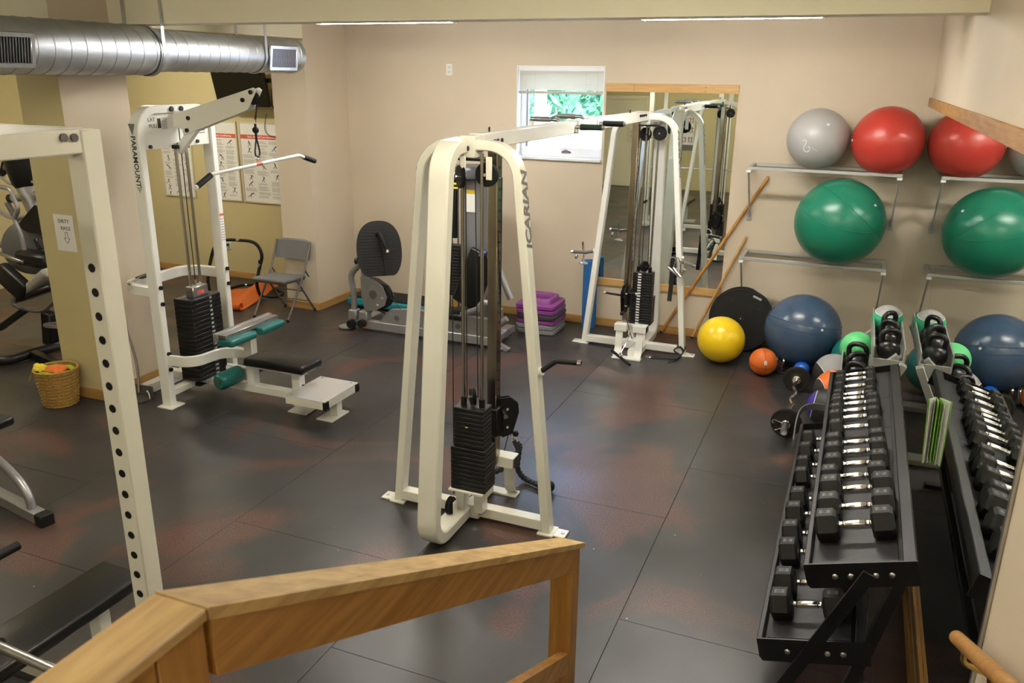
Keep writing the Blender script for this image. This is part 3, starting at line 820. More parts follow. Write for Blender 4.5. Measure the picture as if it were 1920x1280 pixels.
for dy, dz in ((-.06, 2.335), (.04, 2.335), (-.29, 2.05), (.05, 2.05), (.2, 2.06), (-.01, 2.05)):
    q = MB(); q.cyl((XA+(.03 if dz < 2.3 else .05), YL+dy, min(dz, 2.315)), (XA+(.045 if dz < 2.3 else .062), YL+dy, min(dz, 2.315)), .014 if dz < 2.3 else .02, 10); q.build('bolt', M_black, lt)
for s__, px_ in (('LAT', (277, 225)), ('PULL', (281, 237))):
    p_ = atx(*px_, XA+.031); text(s__, .040, M_greyprint, lt, (XA+.0305, p_.y+.035, p_.z), Y, Z, bold=.0005)
sy = atx(288, 216, XA+.031).y+.02
q = MB().bb(XA+.0301, XA+.031, sy, sy+.11, 2.165, 2.265); q.build('warning_sticker', M_paper, lt)
q = MB().bb(XA+.0311, XA+.0316, sy+.008, sy+.042, 2.18, 2.25); q.build('sticker_symbol', M_print, lt)
for k in range(7): MB().bb(XA+.0311, XA+.0315, sy+.05, sy+.105, 2.175+.012*k, 2.180+.012*k).build('sticker_line', M_greyprint, lt)
for k in range(6): MB().bb(XA+.0302, XA+.0308, YL+.19, YL+.30, 2.12+.018*k, 2.127+.018*k).build('instruction_line', M_greyprint, lt)
# PARAMOUNT down the outer face
yo = YL-hw-.0315
pz0, pz1 = aty(255, 258, yo).z, aty(265, 349, yo).z
text('PARAMOUNT', (pz0-pz1)/5.75, M_print, lt, (XA-.005, yo, (pz0+pz1)/2), (0, 0, -1), (1, 0, 0), bold=.0012)
MB().prism([(-.032, .04), (.032, .04), (0, -.045)], (XA-.005, yo-.0002, aty(253, 243, yo).z), X, Z, .0006).build('arrow_mark', M_greyprint, lt)
MB().prism([(-.03, .02), (.03, .02), (0, -.03)], (XA, yo-.0002, aty(265, 356, yo).z), X, Z, .0006).build('arrow_mark', mat('pale_green_print', (.42, .44, .30), .5), lt)
# boom: two side plates with pulley at the tip
bp0 = aty(312, 232, YL-.04); tip = aty(474, 180, YL-.04)
bp0 = V((XA+.10, YL, bp0.z-.0)); tip = V((tip.x, YL, tip.z))
d = (tip-bp0).normalized(); up = Y.cross(d)*-1
if up.z < 0: up = -up
L_ = (tip-bp0).length
poly = [(0, -.07), (0, .075), (L_+.03, .055), (L_+.05, .035), (L_-.06, -.075)]
poly = [(0, -.085), (0, .085), (L_+.02, .055), (L_+.04, .03), (L_-.085, -.075)]
for q in (-1, 1):
    pl_ = MB().prism(poly, bp0+Y*q*.032, d, up, .006).build('boom_plate', M_cream if q < 0 else M_white, lt)
    for a_, h_ in ((.10, .02), (.05, -.06), (L_-.10, .0), (L_-.01, .03)):
        MB().cyl(bp0+Y*q*.035+d*a_+up*h_, bp0+Y*q*.047+d*a_+up*h_, .016, 10).build('bolt', M_black, pl_)
MB().bar(bp0+up*.03, tip-d*.15+up*.0, .058, .05, up).build('boom_core', M_white, lt)
MB().bar((XA, YL, 2.25), tuple(bp0+d*.06), .06, .12, Z).build('boom_mount', M_cream, lt)
MB().bar(V((XA+.03, YL-.0, 2.0)), bp0+d*.10-up*.06, .06, .045, Y).build('boom_strut', M_white, lt)
q = MB(); q.lathe([(.01, -.012), (.045, -.012), (.038, 0), (.045, .012), (.01, .012)], tip-d*.03-up*.01, Y, 20); q.build('pulley', M_rubber, lt)
# cable, carabiner
bc = aty(484, 302, YL)
ct = tip + d*.012 - up*.02
q = MB(); q.tube([ct, V((bc.x+.0, YL, bc.z+.30))], .004, 6); q.tube([ct+V((-.02, .01, -.0)), V((bc.x+.004, YL+.004, bc.z+.28))], .003, 6)
q.build('cable', M_cable, lt)
q = MB(); q.sphere((bc.x, YL, bc.z+.225), .025, 12, 8); q.cyl((bc.x, YL, bc.z+.27), (bc.x, YL, bc.z+.15), .009, 8); q.build('cable_stop', M_rubber, lt)
q = MB(); q.tube(smooth([V((bc.x, YL, bc.z+.155)), V((bc.x, YL-.02, bc.z+.10)), V((bc.x, YL-.025, bc.z+.05)), V((bc.x, YL, bc.z+.03)), V((bc.x, YL+.025, bc.z+.05)), V((bc.x, YL+.02, bc.z+.10))], 5, True), .006, 8, closed=True); q.build('carabiner', M_black, lt)
# pull bar (lifts off)
e0, e1, e2, e3 = [atx(*p, bc.x) for p in ((367, 352), (398, 326), (560, 291), (590, 302))]
bar = thing('lat_bar', 'white curved lat bar with black grips hanging from the pulldown boom', 'lat bar', bc)
pts = fillet([e0, e1, e2, e3], .06, 6)
MB().tube(pts, .0135, 12).build('bar_tube', M_white, bar)
dd = (e1-e0).normalized(); MB().cyl(e0+dd*.012, e0+dd*.17, .02, 12).build('hand_grip', M_rubber, bar); MB().cyl(e0-dd*.002, e0+dd*.014, .0185, 12).build('end_plug', M_plast, bar)
dd = (e2-e3).normalized(); MB().cyl(e3, e3+dd*.15, .02, 12).build('hand_grip', M_rubber, bar)
MB().torus((bc.x, YL, bc.z+.022), (1, 0, 0), .018, .005, 14, 6).build('eye', M_chrome, bar)
dd = (e2-e1).normalized(); mc = (e1+e2)/2; MB().cyl(mc-dd*.035, mc+dd*.035, .0139, 12).build('brand_sticker', M_redprint, bar)
# guide rods and weight stack
XS, YS = XA+.05, YL-.0
for q in (-.055, .055): 
    MB().cyl((XS, YS+q, .1), (XS, YS+q, 2.06), .0125, 10).build('guide_rod', M_rod, lt)
    MB().bb(XS-.02, XS+.02, YS+q-.022, YS+q+.022, 2.02, 2.05, .003).build('rod_collar', M_black, lt)
MB().cyl((XS, YS, .95), (XS, YS, 2.25), .004, 6).build('cable', M_cable, lt)
n = 19; h = .0365; src = None; z0 = .15
ZS = z0+n*h
for i in range(n):
    Mx = Matrix.Translation((XS, YS, z0+h*(n-1-i)+h/2))
    if src is None:
        q = MB().box((0, 0, 0), (.19, .33, h-.0022), None, .004); src = q.build('weight_plate', M_iron, lt, local=True); src.matrix_local = WM[lt.name].inverted() @ Mx; o = src; WM[o.name] = Mx
    else: o = share(src, lt, Mx, 'weight_plate')
    text(str(20+10*i), .028, M_whiteprint, o, Mx @ V((.0955, .045, 0)), Y, Z, name='weight_number')
MB().bb(XS-.035, XS+.045, YS-.085, YS+.085, ZS, ZS+.085, .004).build('stack_head', M_steel, lt)
MB().bb(XS+.0451, XS+.0458, YS-.04, YS+.04, ZS+.02, ZS+.05).build('head_sticker', M_redprint, lt)
MB().cyl((XS, YS, ZS+.085), (XS, YS, ZS+.13), .012, 10).build('cable_anchor', M_steel, lt)
LB('stack_rest', M_steel, XS-.09, XS+.09, YS-.09, YS+.09, .118, .149, bev=.003)
LB('stack_cushion', M_rubber, XS-.04, XS+.04, YS-.12, YS+.12, .085, .117, bev=.01)
# hoops
zt = .95
pts = fillet([(XA-.02, YL-hw+.0, zt), (XA-.36, YL-hw+.01, zt), (XA-.36, YL+hw-.01, zt), (XA-.02, YL+hw, zt)], .16, 8)
MB().sweep(pts, (0, 0, 1), .05, .085).build('rear_hoop', M_white, lt)
zt = .40
pts = fillet([(XA+.04, YL-hw, zt), (XA+.27, YL-hw+.02, zt+.0), (XA+.30, YL-.06, zt+.0), (XA+.44, YL+.0, zt+.0)], .14, 8)
MB().sweep(pts, (0, 0, 1), .03, .085).build('front_hoop', M_white, lt)
for q in (-1, 1):
    for z in (.99, .86, .45, .32):
        MB().cyl((XA+.05, YL+q*hw+.0, z), (XA+.066, YL+q*hw, z), .017, 10).build('bolt', M_black, lt)
# bench
LB('base_rail', M_white, XA-.4, -3.92, YL-.035, YL+.035, .085, .15, bev=.004)
LB('rear_cross_foot', M_white, XA-.42, XA-.34, YL-.30, YL+.30, .0, .085, bev=.004)
LB('cross_beam', M_white, XA-.03, XA+.04, YL-hw+.03, YL+hw-.03, .085, .14, bev=.004)
xu = -4.38
LB('knee_post', M_white, xu-.04, xu+.04, YL-.036, YL+.036, .15, .60, bev=.004)
LB('knee_brace', M_white, XA+.32, xu-.04, YL-.03, YL+.03, .37, .44, bev=.003)
LB('roller_brace', M_white, XA+.30, xu-.04, YL-.03, YL+.03, .20, .28, bev=.003)
kp = [atz(*p, .625) for p in ((425, 625), (505, 598))]
MB().bb(xu-.02, xu+.055, YL-.33, YL+.31, .625, .66, .002).build('knee_pad_rail', M_steel, lt)
MB().bb(xu-.06, xu-.018, YL-.34, YL+.32, .60, .665, .002).build('knee_pad_angle', M_silver, lt)
for a_, c_ in ((-.335, -.03), (.03, .325)):
    MB().bb(xu-.04, xu+.115, YL+a_, YL+c_, .565, .625, .022, 3).build('knee_pad', M_teal, lt)
for a_, c_ in ((-.30, -.045), (.045, .27)):
    q = MB(); q.lathe([(.02, 0), (.05, .0), (.068, .018), (.07, .03), (.07, c_-a_-.03), (.068, c_-a_-.018), (.05, c_-a_), (.02, c_-a_)], (XA+.46, YL+a_, .245), Y, 24); ro = q.build('roller_pad', M_teal, lt)
    MB().cyl((XA+.46, YL+a_-.004, .245), (XA+.46, YL+a_+.01, .245), .022, 12).build('roller_bore', mat('rusty_bore', (.12, .05, .025), .7), ro)
MB().cyl((XA+.46, YL-.28, .245), (XA+.46, YL+.26, .245), .014, 10).build('roller_axle', M_steel, lt)
sx0, sx1 = -4.36, -3.86
MB().bb(sx0, sx1+.08, YL-.135, YL+.135, .345, .415, .025, 3).build('seat_pad', M_vinyl, lt)
LB('seat_rail', M_white, sx0+.03, sx1, YL-.04, YL+.04, .30, .345, bev=.003)
LB('seat_post', M_white, -3.97, -3.89, YL-.036, YL+.036, .03, .31, bev=.004)
for z in (.20, .07): MB().cyl((-3.89, YL, z), (-3.875, YL, z), .017, 10).build('bolt', M_black, lt)
LB('foot_plate', M_cream, -3.98, -3.80, YL-.10, YL+.14, 0, .012, bev=.002)
LB('front_leg', M_white, -3.62, -3.55, YL-.036, YL+.036, .01, .19, bev=.004)
LB('foot_plate', M_cream, -3.68, -3.53, YL-.14, YL+.10, 0, .012, bev=.002)
# tread-plate platform
def tread_mat():
    M = mat('tread_plate', (.74, .74, .75), .32, .55)
    n = M.node_tree.nodes; L = M.node_tree.links; b = n['Principled BSDF']
    tc = n.new('ShaderNodeTexCoord'); v = n.new('ShaderNodeTexChecker'); v.inputs['Scale'].default_value = 90
    mp = n.new('ShaderNodeMapping'); mp.inputs['Rotation'].default_value = (0, 0, PI/4); L.new(tc.outputs['Object'], mp.inputs[0]); L.new(mp.outputs[0], v.inputs['Vector'])
    bp = n.new('ShaderNodeBump'); bp.inputs['Strength'].default_value = .9; bp.inputs['Distance'].default_value = .004
    L.new(v.outputs['Fac'], bp.inputs['Height']); L.new(bp.outputs['Normal'], b.inputs['Normal']); return M
px0, px1, py0, py1 = -3.885, -3.52, YL-.235, YL+.235
MB().bb(px0, px1, py0, py1, .203, .209, .001).build('tread_plate', tread_mat(), lt)
q = MB(); q.bb(px0, px1, py0, py0+.05, .14, .2025, .003); q.bb(px0, px1, py1-.05, py1, .14, .2025, .003); q.bb(px0, px0+.05, py0+.05, py1-.05, .14, .2025, .003); q.bb(px1-.05, px1, py0+.05, py1-.05, .14, .2025, .003); q.build('platform_frame', M_cream, lt)
for yy in (py0, py1): MB().bb(px1-.02, px1+.006, yy-.004 if yy < YL else yy-.05, yy+.05 if yy < YL else yy+.004, .138, .204, .003).build('corner_cap', M_black, lt)
for a_ in (px0+.04, px1-.05):
    for c_ in (py0+.03, py1-.03): MB().cyl((a_, c_, .209), (a_, c_, .212), .009, 8).build('rivet', M_steel, lt)
# right post label
MB().bb(XA+.0502, XA+.051, YL+hw-.022, YL+hw+.022, 1.22, 1.46).build('post_label', M_paper, lt)
MB().bb(XA+.0511, XA+.0516, YL+hw-.022, YL+hw+.022, 1.44, 1.46).build('label_header', M_redprint, lt)
for k in range(9): MB().bb(XA+.0511, XA+.0514, YL+hw-.018, YL+hw+.018, 1.235+.022*k, 1.24+.022*k).build('label_line', M_greyprint, lt)
# accessory lying on the rear hoop
t = thing('seated_row_handle', 'small chrome pull handle resting on the pulldown rear hoop', 'cable handle', (XA-.36, YL-.2, .99))
pk = atz(243, 531, 1.02); pe = atz(280, 510, 1.03)
q = MB(); q.cyl(pk, pe, .008, 8); q.build('stem', M_chrome, t)
MB().sphere(pk, .018, 12, 8).build('end_ball', M_chrome, t)
MB().bar(pk.lerp(pe, .45), pe+V((.03, .05, .0)), .07, .012, Z, .004).build('pull_plate', M_black, t)
# ------------------------------------------------------------------ balls and ball shelves
def ballmat(name, col, rough=.38, k=.05):
    return mat(name, col, rough, noise=(5, k), bump=(14, .02))
def floorball(cx, cy, rpx):
    d = ray(cx, cy); t = H/(rpx/FPX-d.z); return CAM+d*t, rpx*t/FPX
def exball(c, r, m, label, valve=(.3, -.8, .5), seams=(), name='exercise_ball'):
    c = V(c); t = thing(name, label, 'ball', c-V((0, 0, r)))
    MB().sphere(c, r, 48, 28, (1, 1, .985)).build('shell', m, t)
    n = V(valve).normalized(); MB().cyl(c+n*(r-.004), c+n*(r+.0035), .012, 10).build('valve_plug', M_plast, t)
    for ax, off in seams:
        ax = V(ax).normalized(); R = math.sqrt(max(r*r-off*off, 1e-5))
        MB().torus(c+ax*off, ax, R, .0028, 64, 5).build('seam_ridge', m, t)
    return t
M_red = ballmat('red_ball_vinyl', (.47, .042, .030), .33)
M_grn = ballmat('green_ball_vinyl', (.010, .185, .110), .30)
M_slv = ballmat('silver_ball_vinyl', (.36, .355, .355), .32)
M_blu = ballmat('blue_ball_vinyl', (.048, .085, .15), .26, .18)
M_yel = ballmat('yellow_ball_vinyl', (.88, .60, .015), .28)
sb = exball((-.372, 8.10, 2.075), .268, M_slv, 'silver exercise ball with white logo on the upper wall shelf')
red = exball((.205, 8.08, 2.078), .298, M_red, 'large red exercise ball on the upper wall shelf by the corner', (-.95, -.25, .0))
grn = exball((-.099, 7.985, 1.362), .388, M_grn, 'big green exercise ball on the lower wall shelf', (.7, -.5, .5), [((.2, -.25, .95), .10), ((.62, .2, .75), .12)])
blu = exball((-.292, 7.887, .345), .345, M_blu, 'big dark blue exercise ball on the floor between black dome and racks', (.5, -.8, .3), [((.1, .1, 1), .05), ((.1, .1, 1), .11)])
yel = exball((-1.0, 7.689, .222), .222, M_yel, 'yellow exercise ball on the floor beside the far cable tower', (-.2, .5, .8))
# logo swirl on the silver ball, figures on the green one
def onball(c, r, dx, dz):
    """point on the ball facing the camera, offset by dx right and dz up"""
    n = (CAM-V(c)).normalized(); rt = V((-n.y, n.x, 0)).normalized()*1; up = n.cross(rt)*1
    if up.z < 0: up = -up
    if rt.x < 0: rt = -rt
    k = math.sqrt(max(0, r*r-dx*dx-dz*dz)); return V(c)+n*k+rt*dx+up*dz
cs = (-.372, 8.10, 2.075)
pts = [onball(cs, .2685, a-.075+.008, b-.075) for a, b in ((-.055, .045), (-.045, .06), (-.025, .055), (-.025, .03), (-.04, .0), (-.035, -.03), (-.01, -.04), (.01, -.025), (.005, -.003), (-.01, .005))]
MB().tube(smooth(pts, 5), .004, 6).build('logo_swirl', M_whiteprint, sb)
o_ = onball(cs, .269, -.028, -.085); n_ = (o_-V(cs)).normalized(); ex_ = V((1, .1, -.45)); ex_ = (ex_-n_*ex_.dot(n_)).normalized()
text('ball dynamics', .018, M_whiteprint, sb, o_, ex_, n_.cross(ex_))
cg = (-.099, 7.985, 1.362); o_ = onball(cg, .392, .315, .115); n_ = (o_-V(cg)).normalized(); ex_ = V((0, 0, -1)); ex_ = (ex_-n_*ex_.dot(n_)).normalized()
text('75 cm', .035, mat('blue_print', (.03, .10, .30), .4), grn, o_, ex_, n_.cross(ex_))
# shelves
M_rail = mat('grey_shelf_steel', (.50, .50, .49), .4, .5, noise=(6, .06))
def shelf(z, xl, xr, label):
    t = thing('ball_shelf', label, 'shelf', ((xl+xr)/2, YB-.2, z-.5), 0, 'wall shelves for balls')
    MB().bb(xl, xr, 7.955, 7.985, z-.03, z, .003).build('front_rail', M_rail, t)
    MB().bb(xl+.04, xr-.04, 8.335, 8.365, z-.03, z, .003).build('back_rail', M_rail, t)
    for x_ in (xl+.02, xr-.02):
        MB().bb(x_-.02, x_+.02, 7.985, 8.386, z-.032, z-.002, .003).build('end_arm', M_rail, t)
        st = MB().bar((x_, 7.975, z-.035), (x_, 8.375, z-.51), .04, .014, (1, 0, 0), .002).build('diagonal_strut', M_rail, t)
        MB().bb(x_-.02, x_+.02, 8.378, 8.389, z-.56, z-.46, .002).build('wall_tab', M_rail, st)
        MB().bb(x_-.021, x_+.021, 7.950, 7.99, z-.055, z-.031, .003).build('corner_cap', M_plast, st)
shelf(1.815, -.95, .36, 'grey steel wall shelf carrying the silver and red balls')
shelf(.975, -.94, .345, 'grey steel wall shelf carrying the green ball')
# half-dome balance trainer
c = V((-.885, 8.13, .325)); tl = math.radians(9)
n = V((0, -math.cos(tl), math.sin(tl))); e2 = V((0, math.sin(tl), math.cos(tl))); e1 = V((1, 0, 0))
bo = thing('balance_dome', 'black half-dome balance trainer leaning on the wall, flat side out', 'balance trainer', (c.x, c.y, 0))
poly = []
for k in range(48):
    a = 2*PI*k/48; r = .315
    aa = math.degrees(a) % 360
    if 48 < aa < 76: r = .315*math.cos(math.radians(14))/math.cos(math.radians(aa-62))
    if 228 < aa < 256: r = .315*math.cos(math.radians(14))/math.cos(math.radians(aa-242))
    poly.append((r*math.cos(a)*.98, r*math.sin(a)))
MB().prism(poly, c, e1, e2, .045).build('platform', M_rubber, bo)
MB().torus(c+n*.022, n, .285, .006, 48, 6).build('rim_ring', M_rubber, bo)
MB().lathe([(.29, 0), (.285, .03), (.24, .11), (.15, .165), (.04, .185), (.002, .186)], c-n*.022, -n, 32).build('dome', M_blu, bo)
MB().bar(c+n*.024+e1*.095+e2*.235, c+n*.024+e1*.175+e2*.205, .02, .006, n).build('hand_slot', mat('slot_grey', (.4, .4, .4), .5), bo)
MB().cyl(c+n*.022, c+n*.028, .028, 16).build('centre_plug', M_black, bo); MB().sphere(c+n*.03, .009, 10, 6).build('plug_screw', M_chrome, bo)
for a in (35, 120, 215, 300): MB().cyl(c+n*.022+e1*.2*math.cos(math.radians(a))+e2*.2*math.sin(math.radians(a)), c+n*.0245+e1*.2*math.cos(math.radians(a))+e2*.2*math.sin(math.radians(a)), .011, 10).build('recess', M_black, bo)
# small balls
def medball(c, r, m, label, bands=(), name='medicine_ball', digit=None):
    c = V(c); t = thing(name, label, 'ball', c-V((0, 0, r)))
    MB().sphere(c, r, 36, 20).build('shell', m, t)
    for ax, a0, a1, mm in bands:                     # coloured zones: slightly proud caps between two polar angles
        prof = []
        for k in range(9):
            th = math.radians(a0+(a1-a0)*k/8); prof.append(((r+.0016)*math.sin(th), (r+.0016)*math.cos(th)))
        MB().lathe(prof, c, ax, 36, cap=False).build('colour_zone', mm, t)
        th = math.radians(a1); MB().torus(c+V(ax).normalized()*(r*math.cos(th)), ax, (r+.001)*math.sin(th), .003, 40, 5).build('piping', M_paper, t)
    if digit:
        o = onball(c, r+.002, .022, -.012); n = (o-c).normalized(); ex = V((1, .3, 0)); ex = (ex-n*ex.dot(n)).normalized()
        text(digit, .055, M_whiteprint, t, o, ex, n.cross(ex), bold=.001)
    return t
c, r = floorball(1431, 678, 25.5)
M_or = mat('orange_ball_rubber', (.62, .13, .012), .5, bump=(220, .2))
ob = medball(c, r, M_or, 'orange medicine ball marked 8 on the floor before the blue ball', digit='8')
for ax in ((.1, -.2, 1), (1, .3, .1)): MB().torus(c, ax, r+.0006, .0022, 48, 5).build('seam_groove', mat('seam_dark', (.25, .05, .01), .6), ob)
c, r = floorball(1503, 692, 14.5)
medball(c, r, mat('bright_blue_rubber', (.008, .10, .50), .2), 'small bright blue ball on the floor under the big blue ball', name='toning_ball')
M_blk = mat('black_ball_rubber', (.02, .02, .022), .5, bump=(120, .1))
c, r = floorball(1563, 700, 37)
medball(c, r, mat('grey_ball_rubber', (.34, .34, .35), .5, bump=(120, .1)), 'light grey medicine ball with black side, behind the dumbbell rack end', [((-.8, -.3, -.5), 1, 62, M_blk)])
c, r = floorball(1566, 731, 40)
M_ob = mat('vivid_orange_rubber', (.75, .16, .02), .45)
medball(c, r*.95, M_ob, 'orange and black medicine ball beside the dumbbell rack', [((-.9, -.4, -.25), 1, 48, M_blk), ((.2, .3, 1), 1, 30, M_ob), ((0.1, -.9, -.1), 1, 26, M_redprint)])
c, r = floorball(1549, 764, 35)
medball(c, r, M_blk, 'black and purple medicine ball next to the curl bar', [((-1, .05, .12), 1, 50, mat('purple_rubber', (.035, .02, .30), .45))])
tq, r = floorball(1612, 668, 62)
exball((.205, 7.63, .225), .222, mat('teal_ball_vinyl', (.008, .16, .17), .35, noise=(5, .05)), 'teal exercise ball tucked in the corner behind the kettlebell rack')
# push-up grips
p = atz(1462, 692, .02)
t = thing('push_up_handle', 'chrome looped push-up handle on a black foot by the orange ball', 'push-up handle', (p.x, p.y, 0))
for k, dx in enumerate((-.03, .03)):
    q = MB(); q.tube(fillet([(p.x+dx-.01, p.y-.06, .02), (p.x+dx, p.y-.06, .14), (p.x+dx, p.y+.06, .14), (p.x+dx-.01, p.y+.06, .02)], .04), .010, 8); q.build('loop', M_chrome, t)
MB().bb(p.x-.06, p.x+.11, p.y-.075, p.y+.075, 0, .02, .006).build('foot', M_rubber, t)
# sticks leaning on the wall
M_stick = wood('dowel_wood', (.36, .16, .03), (.50, .26, .07), 'Z', .4)
M_stick2 = wood('dowel_wood_light', (.44, .24, .07), (.58, .36, .13), 'Z', .45)
def stick(a, c, r, m, label):
    a = V(a); c = V(c); t = thing('wooden_stick', label, 'stick', a, 0, 'wooden sticks against the wall')
    MB().cyl(a, c, r, 14).build('dowel', m, t)
    d = (c-a).normalized(); MB().sphere(c, r, 14, 8).build('rounded_end', m, t); MB().cyl(a, a+d*.02, r*1.06, 14).build('rubber_tip', M_rubber, t)
stick(V((aty(1239, 617, 8.335).x, 8.335, .018)), aty(1440, 333, 8.335), .0155, M_stick, 'long dark wooden stick leaning across the mirror corner')
stick(V((aty(1297, 628, 8.27).x, 8.27, .016)), aty(1399, 445, 8.335), .0145, M_stick2, 'shorter light wooden stick leaning beside the yellow ball')
# foam roller
fr = thing('foam_roller', 'blue foam roller standing upright by the window wall', 'foam roller', (-2.49, 8.27, 0))
M_foam = mat('blue_foam', (.012, .12, .36), .75, bump=(160, .2))
MB().lathe([(.072, 0), (.076, .004), (.076, .726), (.070, .731)], (-2.49, 8.27, 0), (0, 0, 1), 28).build('roller_body', M_foam, fr)
MB().cyl((-2.49, 8.27, .729), (-2.49, 8.27, .7325), .022, 16).build('end_hollow', mat('dark_blue_foam', (.006, .06, .20), .8), fr)

# ------------------------------------------------------------------ dumbbell rack
rk = thing('dumbbell_rack', 'black two-tier steel dumbbell rack along the mirrored wall', 'dumbbell rack', (.15, 4.4, 0))
Y0, Y1 = 3.17, 5.66
M_tray = mat('black_tray_paint', (.010, .010, .012), .45, noise=(14, .2))
M_liner = mat('rubber_liner', (.022, .022, .028), .5, noise=(30, .2))
def tray(xl, zl, xr, zr, tag_):
    a = V((xl, 0, zl)); c = V((xr, 0, zr)); d = (c-a).normalized(); n = V((-d.z, 0, d.x))
    L_ = (c-a).length
    tr = MB().bar(V((xl, (Y0+Y1)/2, zl))+n*-.03, V((xr, (Y0+Y1)/2, zr))+n*-.03, Y1-Y0-.01, .006, n).build('tray_floor', M_tray, rk)
    k = 5
    for j in range(k):
        ya = Y0+.06+(Y1-Y0-.1)*j/k; yb = Y0+.06+(Y1-Y0-.1)*(j+1)/k-.003
        MB().bar(a+d*.035+n*-.0245+V((0, (ya+yb)/2, 0)), a+d*(L_-.07)+n*-.0245+V((0, (ya+yb)/2, 0)), yb-ya, .005, n).build('rubber_liner', M_liner, tr)
    for p, w_ in ((a, .024), (c, .05)):
        o = p + d*(w_/2 if p is a else -w_/2)
        MB().bar(o+V((0, Y0, 0))-n*.012, o+V((0, Y1, 0))-n*.012, w_, .05, n, .004).build('edge_channel', M_tray, rk)
    for y_ in (Y0, Y1):
        s_ = -1 if y_ == Y0 else 1
        poly = [(0, .013), (L_, .013), (L_+.004, 0), (L_, -.095), (.012, -.095), (0, -.075)]
        ep = MB().prism(poly, a+V((0, y_, 0)), d, n, .008).build('end_plate', M_black, rk)
        for f_ in (.27, .41, .63, .77) if y_ == Y0 else (.15, .25, .70, .80):
            o = a+d*L_*(f_ if y_ == Y0 else f_)+n*-.045+V((0, y_+s_*.004, 0))
            MB().sphere(o, .0125, 12, 8, (1, .6, 1)).build('bolt_head', M_steel, ep)
    return a, d, n, L_
TU = tray(0.0, .70, .405, .82, 'upper')
TLw = tray(-.145, .30, .285, .405, 'lower')
for y_, s_ in ((Y0-.012, -1), (Y1+.012, 1)):
    MB().bar((.245, y_, .74), (-.06, y_, .02), .055, .012, (0, 1, 0), .002).build('diagonal_leg', M_black, rk)
    MB().bar((.20, y_-s_*.03, .02), (.37, y_-s_*.03, .76), .05, .04, (0, 1, 0), .003).build('rear_leg', M_black, rk)
    MB().bb(-.16, .34, y_-.03, y_+.03, 0.0, .03, .004).build('floor_foot', M_black, rk)
MB().bb(.25, .29, Y0, Y1, .18, .22, .004).build('rear_stretcher', M_black, rk)
# dumbbells
M_hex = mat('black_rubber_hex', (.009, .009, .009), .5, spec=.3, noise=(40, .2), bump=(140, .08))
M_hextop = mat('worn_hex_print', (.10, .10, .10), .55)
def dumbbell_mesh(r, hl, gap):
    """returns shared meshes: head, handle; dumbbell along local x, hex flat down"""
    q = MB(); rings = []
    for xx, rr in ((-hl/2, r*.82), (-hl/2+.012, r), (hl/2-.012, r), (hl/2, r*.82)):
        rings.append([V((xx, rr*math.cos(PI/6+k*PI/3), rr*math.sin(PI/6+k*PI/3)*1.0)) for k in range(6)])
    # flat side down: rotate by 30 degrees
    rings = [[Matrix.Rotation(PI/6, 3, 'X') @ p for p in rg] for rg in rings]
    q.loft(rings)
    return q
_DB = {}
def dumbbell(size, c, ang_m, label, wt, grp):
    r, hl, gap = size
    t = bpy.data.objects.new('dumbbell', None); COL.objects.link(t); t.empty_display_size = .05
    Mx = Matrix.Translation(c) @ ang_m; t.matrix_world = Mx; WM[t.name] = Mx; tag(t, label, 'dumbbell', grp)
    if size not in _DB:
        h0 = dumbbell_mesh(r, hl, gap).build('head', M_hex, t, angle=25, local=True)
        g = MB(); w = gap/2+.006
        g.lathe([(.0125, -w), (.0135, -w*.8), (.0125, -w*.62), (.0155, -w*.5), (.0165, 0), (.0155, w*.5), (.0125, w*.62), (.0135, w*.8), (.0125, w)], (0, 0, 0), (1, 0, 0), 12)
        for xx in (-w*.82, -w*.6, w*.6, w*.82): g.torus((xx, 0, 0), (1, 0, 0), .0145, .0025, 12, 5)
        hd = g.build('handle', M_chrome, t, local=True)
        lb_ = MB().box((0, 0, 0), (hl*.5, .0012, r*.42)).build('number_panel', M_hextop, h0, local=True)
        _DB[size] = (h0.data, hd.data, lb_.data)
        objs = (h0, lb_)
    else:
        a, b_, c_ = _DB[size]
        h0 = bpy.data.objects.new('head', a); hd = bpy.data.objects.new('handle', b_); lb_ = bpy.data.objects.new('number_panel', c_)
        for o in (h0, hd, lb_): COL.objects.link(o)
        h0.parent = t; hd.parent = t; lb_.parent = h0
    ap = r*math.cos(PI/6)
    h0.location = (-(gap+hl)/2, 0, 0)
    h1 = bpy.data.objects.new('head', h0.data); COL.objects.link(h1); h1.parent = t; h1.location = ((gap+hl)/2, 0, 0)
    # printed number panel on the face that looks up and out to the aisle's near end
    ML = Matrix.Rotation(math.radians(-60), 4, 'X') @ Matrix.Translation((0, -ap-.0003, 0))
    ML = Matrix.Translation((0, 0, 0)) @ Matrix.Rotation(0, 4, 'X') @ Matrix.Translation((0, 0, ap+.0003)) @ Matrix.Rotation(PI/2, 4, 'X')
    lb_.parent = h0; lb_.matrix_local = ML
    l2 = bpy.data.objects.new('number_panel', lb_.data); COL.objects.link(l2); l2.parent = h1; l2.matrix_local = ML
    for hh in (h0, h1):
        text(wt, r*.40, M_print, hh, V((0, 0, ap+.0014)), V((0, 1, 0)), V((-1, 0, 0)), name='number', local=True)
    return t
def ordinal(i):
    w = ['first', 'second', 'third', 'fourth', 'fifth', 'sixth', 'seventh', 'eighth', 'ninth', 'tenth', 'eleventh', 'twelfth', 'thirteenth', 'fourteenth', 'fifteenth', 'sixteenth', 'seventeenth']
    return w[i]
a, d, n, L_ = TU
RM = Matrix((d, V((0, 1, 0)), n)).transposed().to_4x4()
vy = [1022, 915, 808, 733, 660, 587, 530, 438, 378, 338, 297, 265, 240, 193, 150, 122]
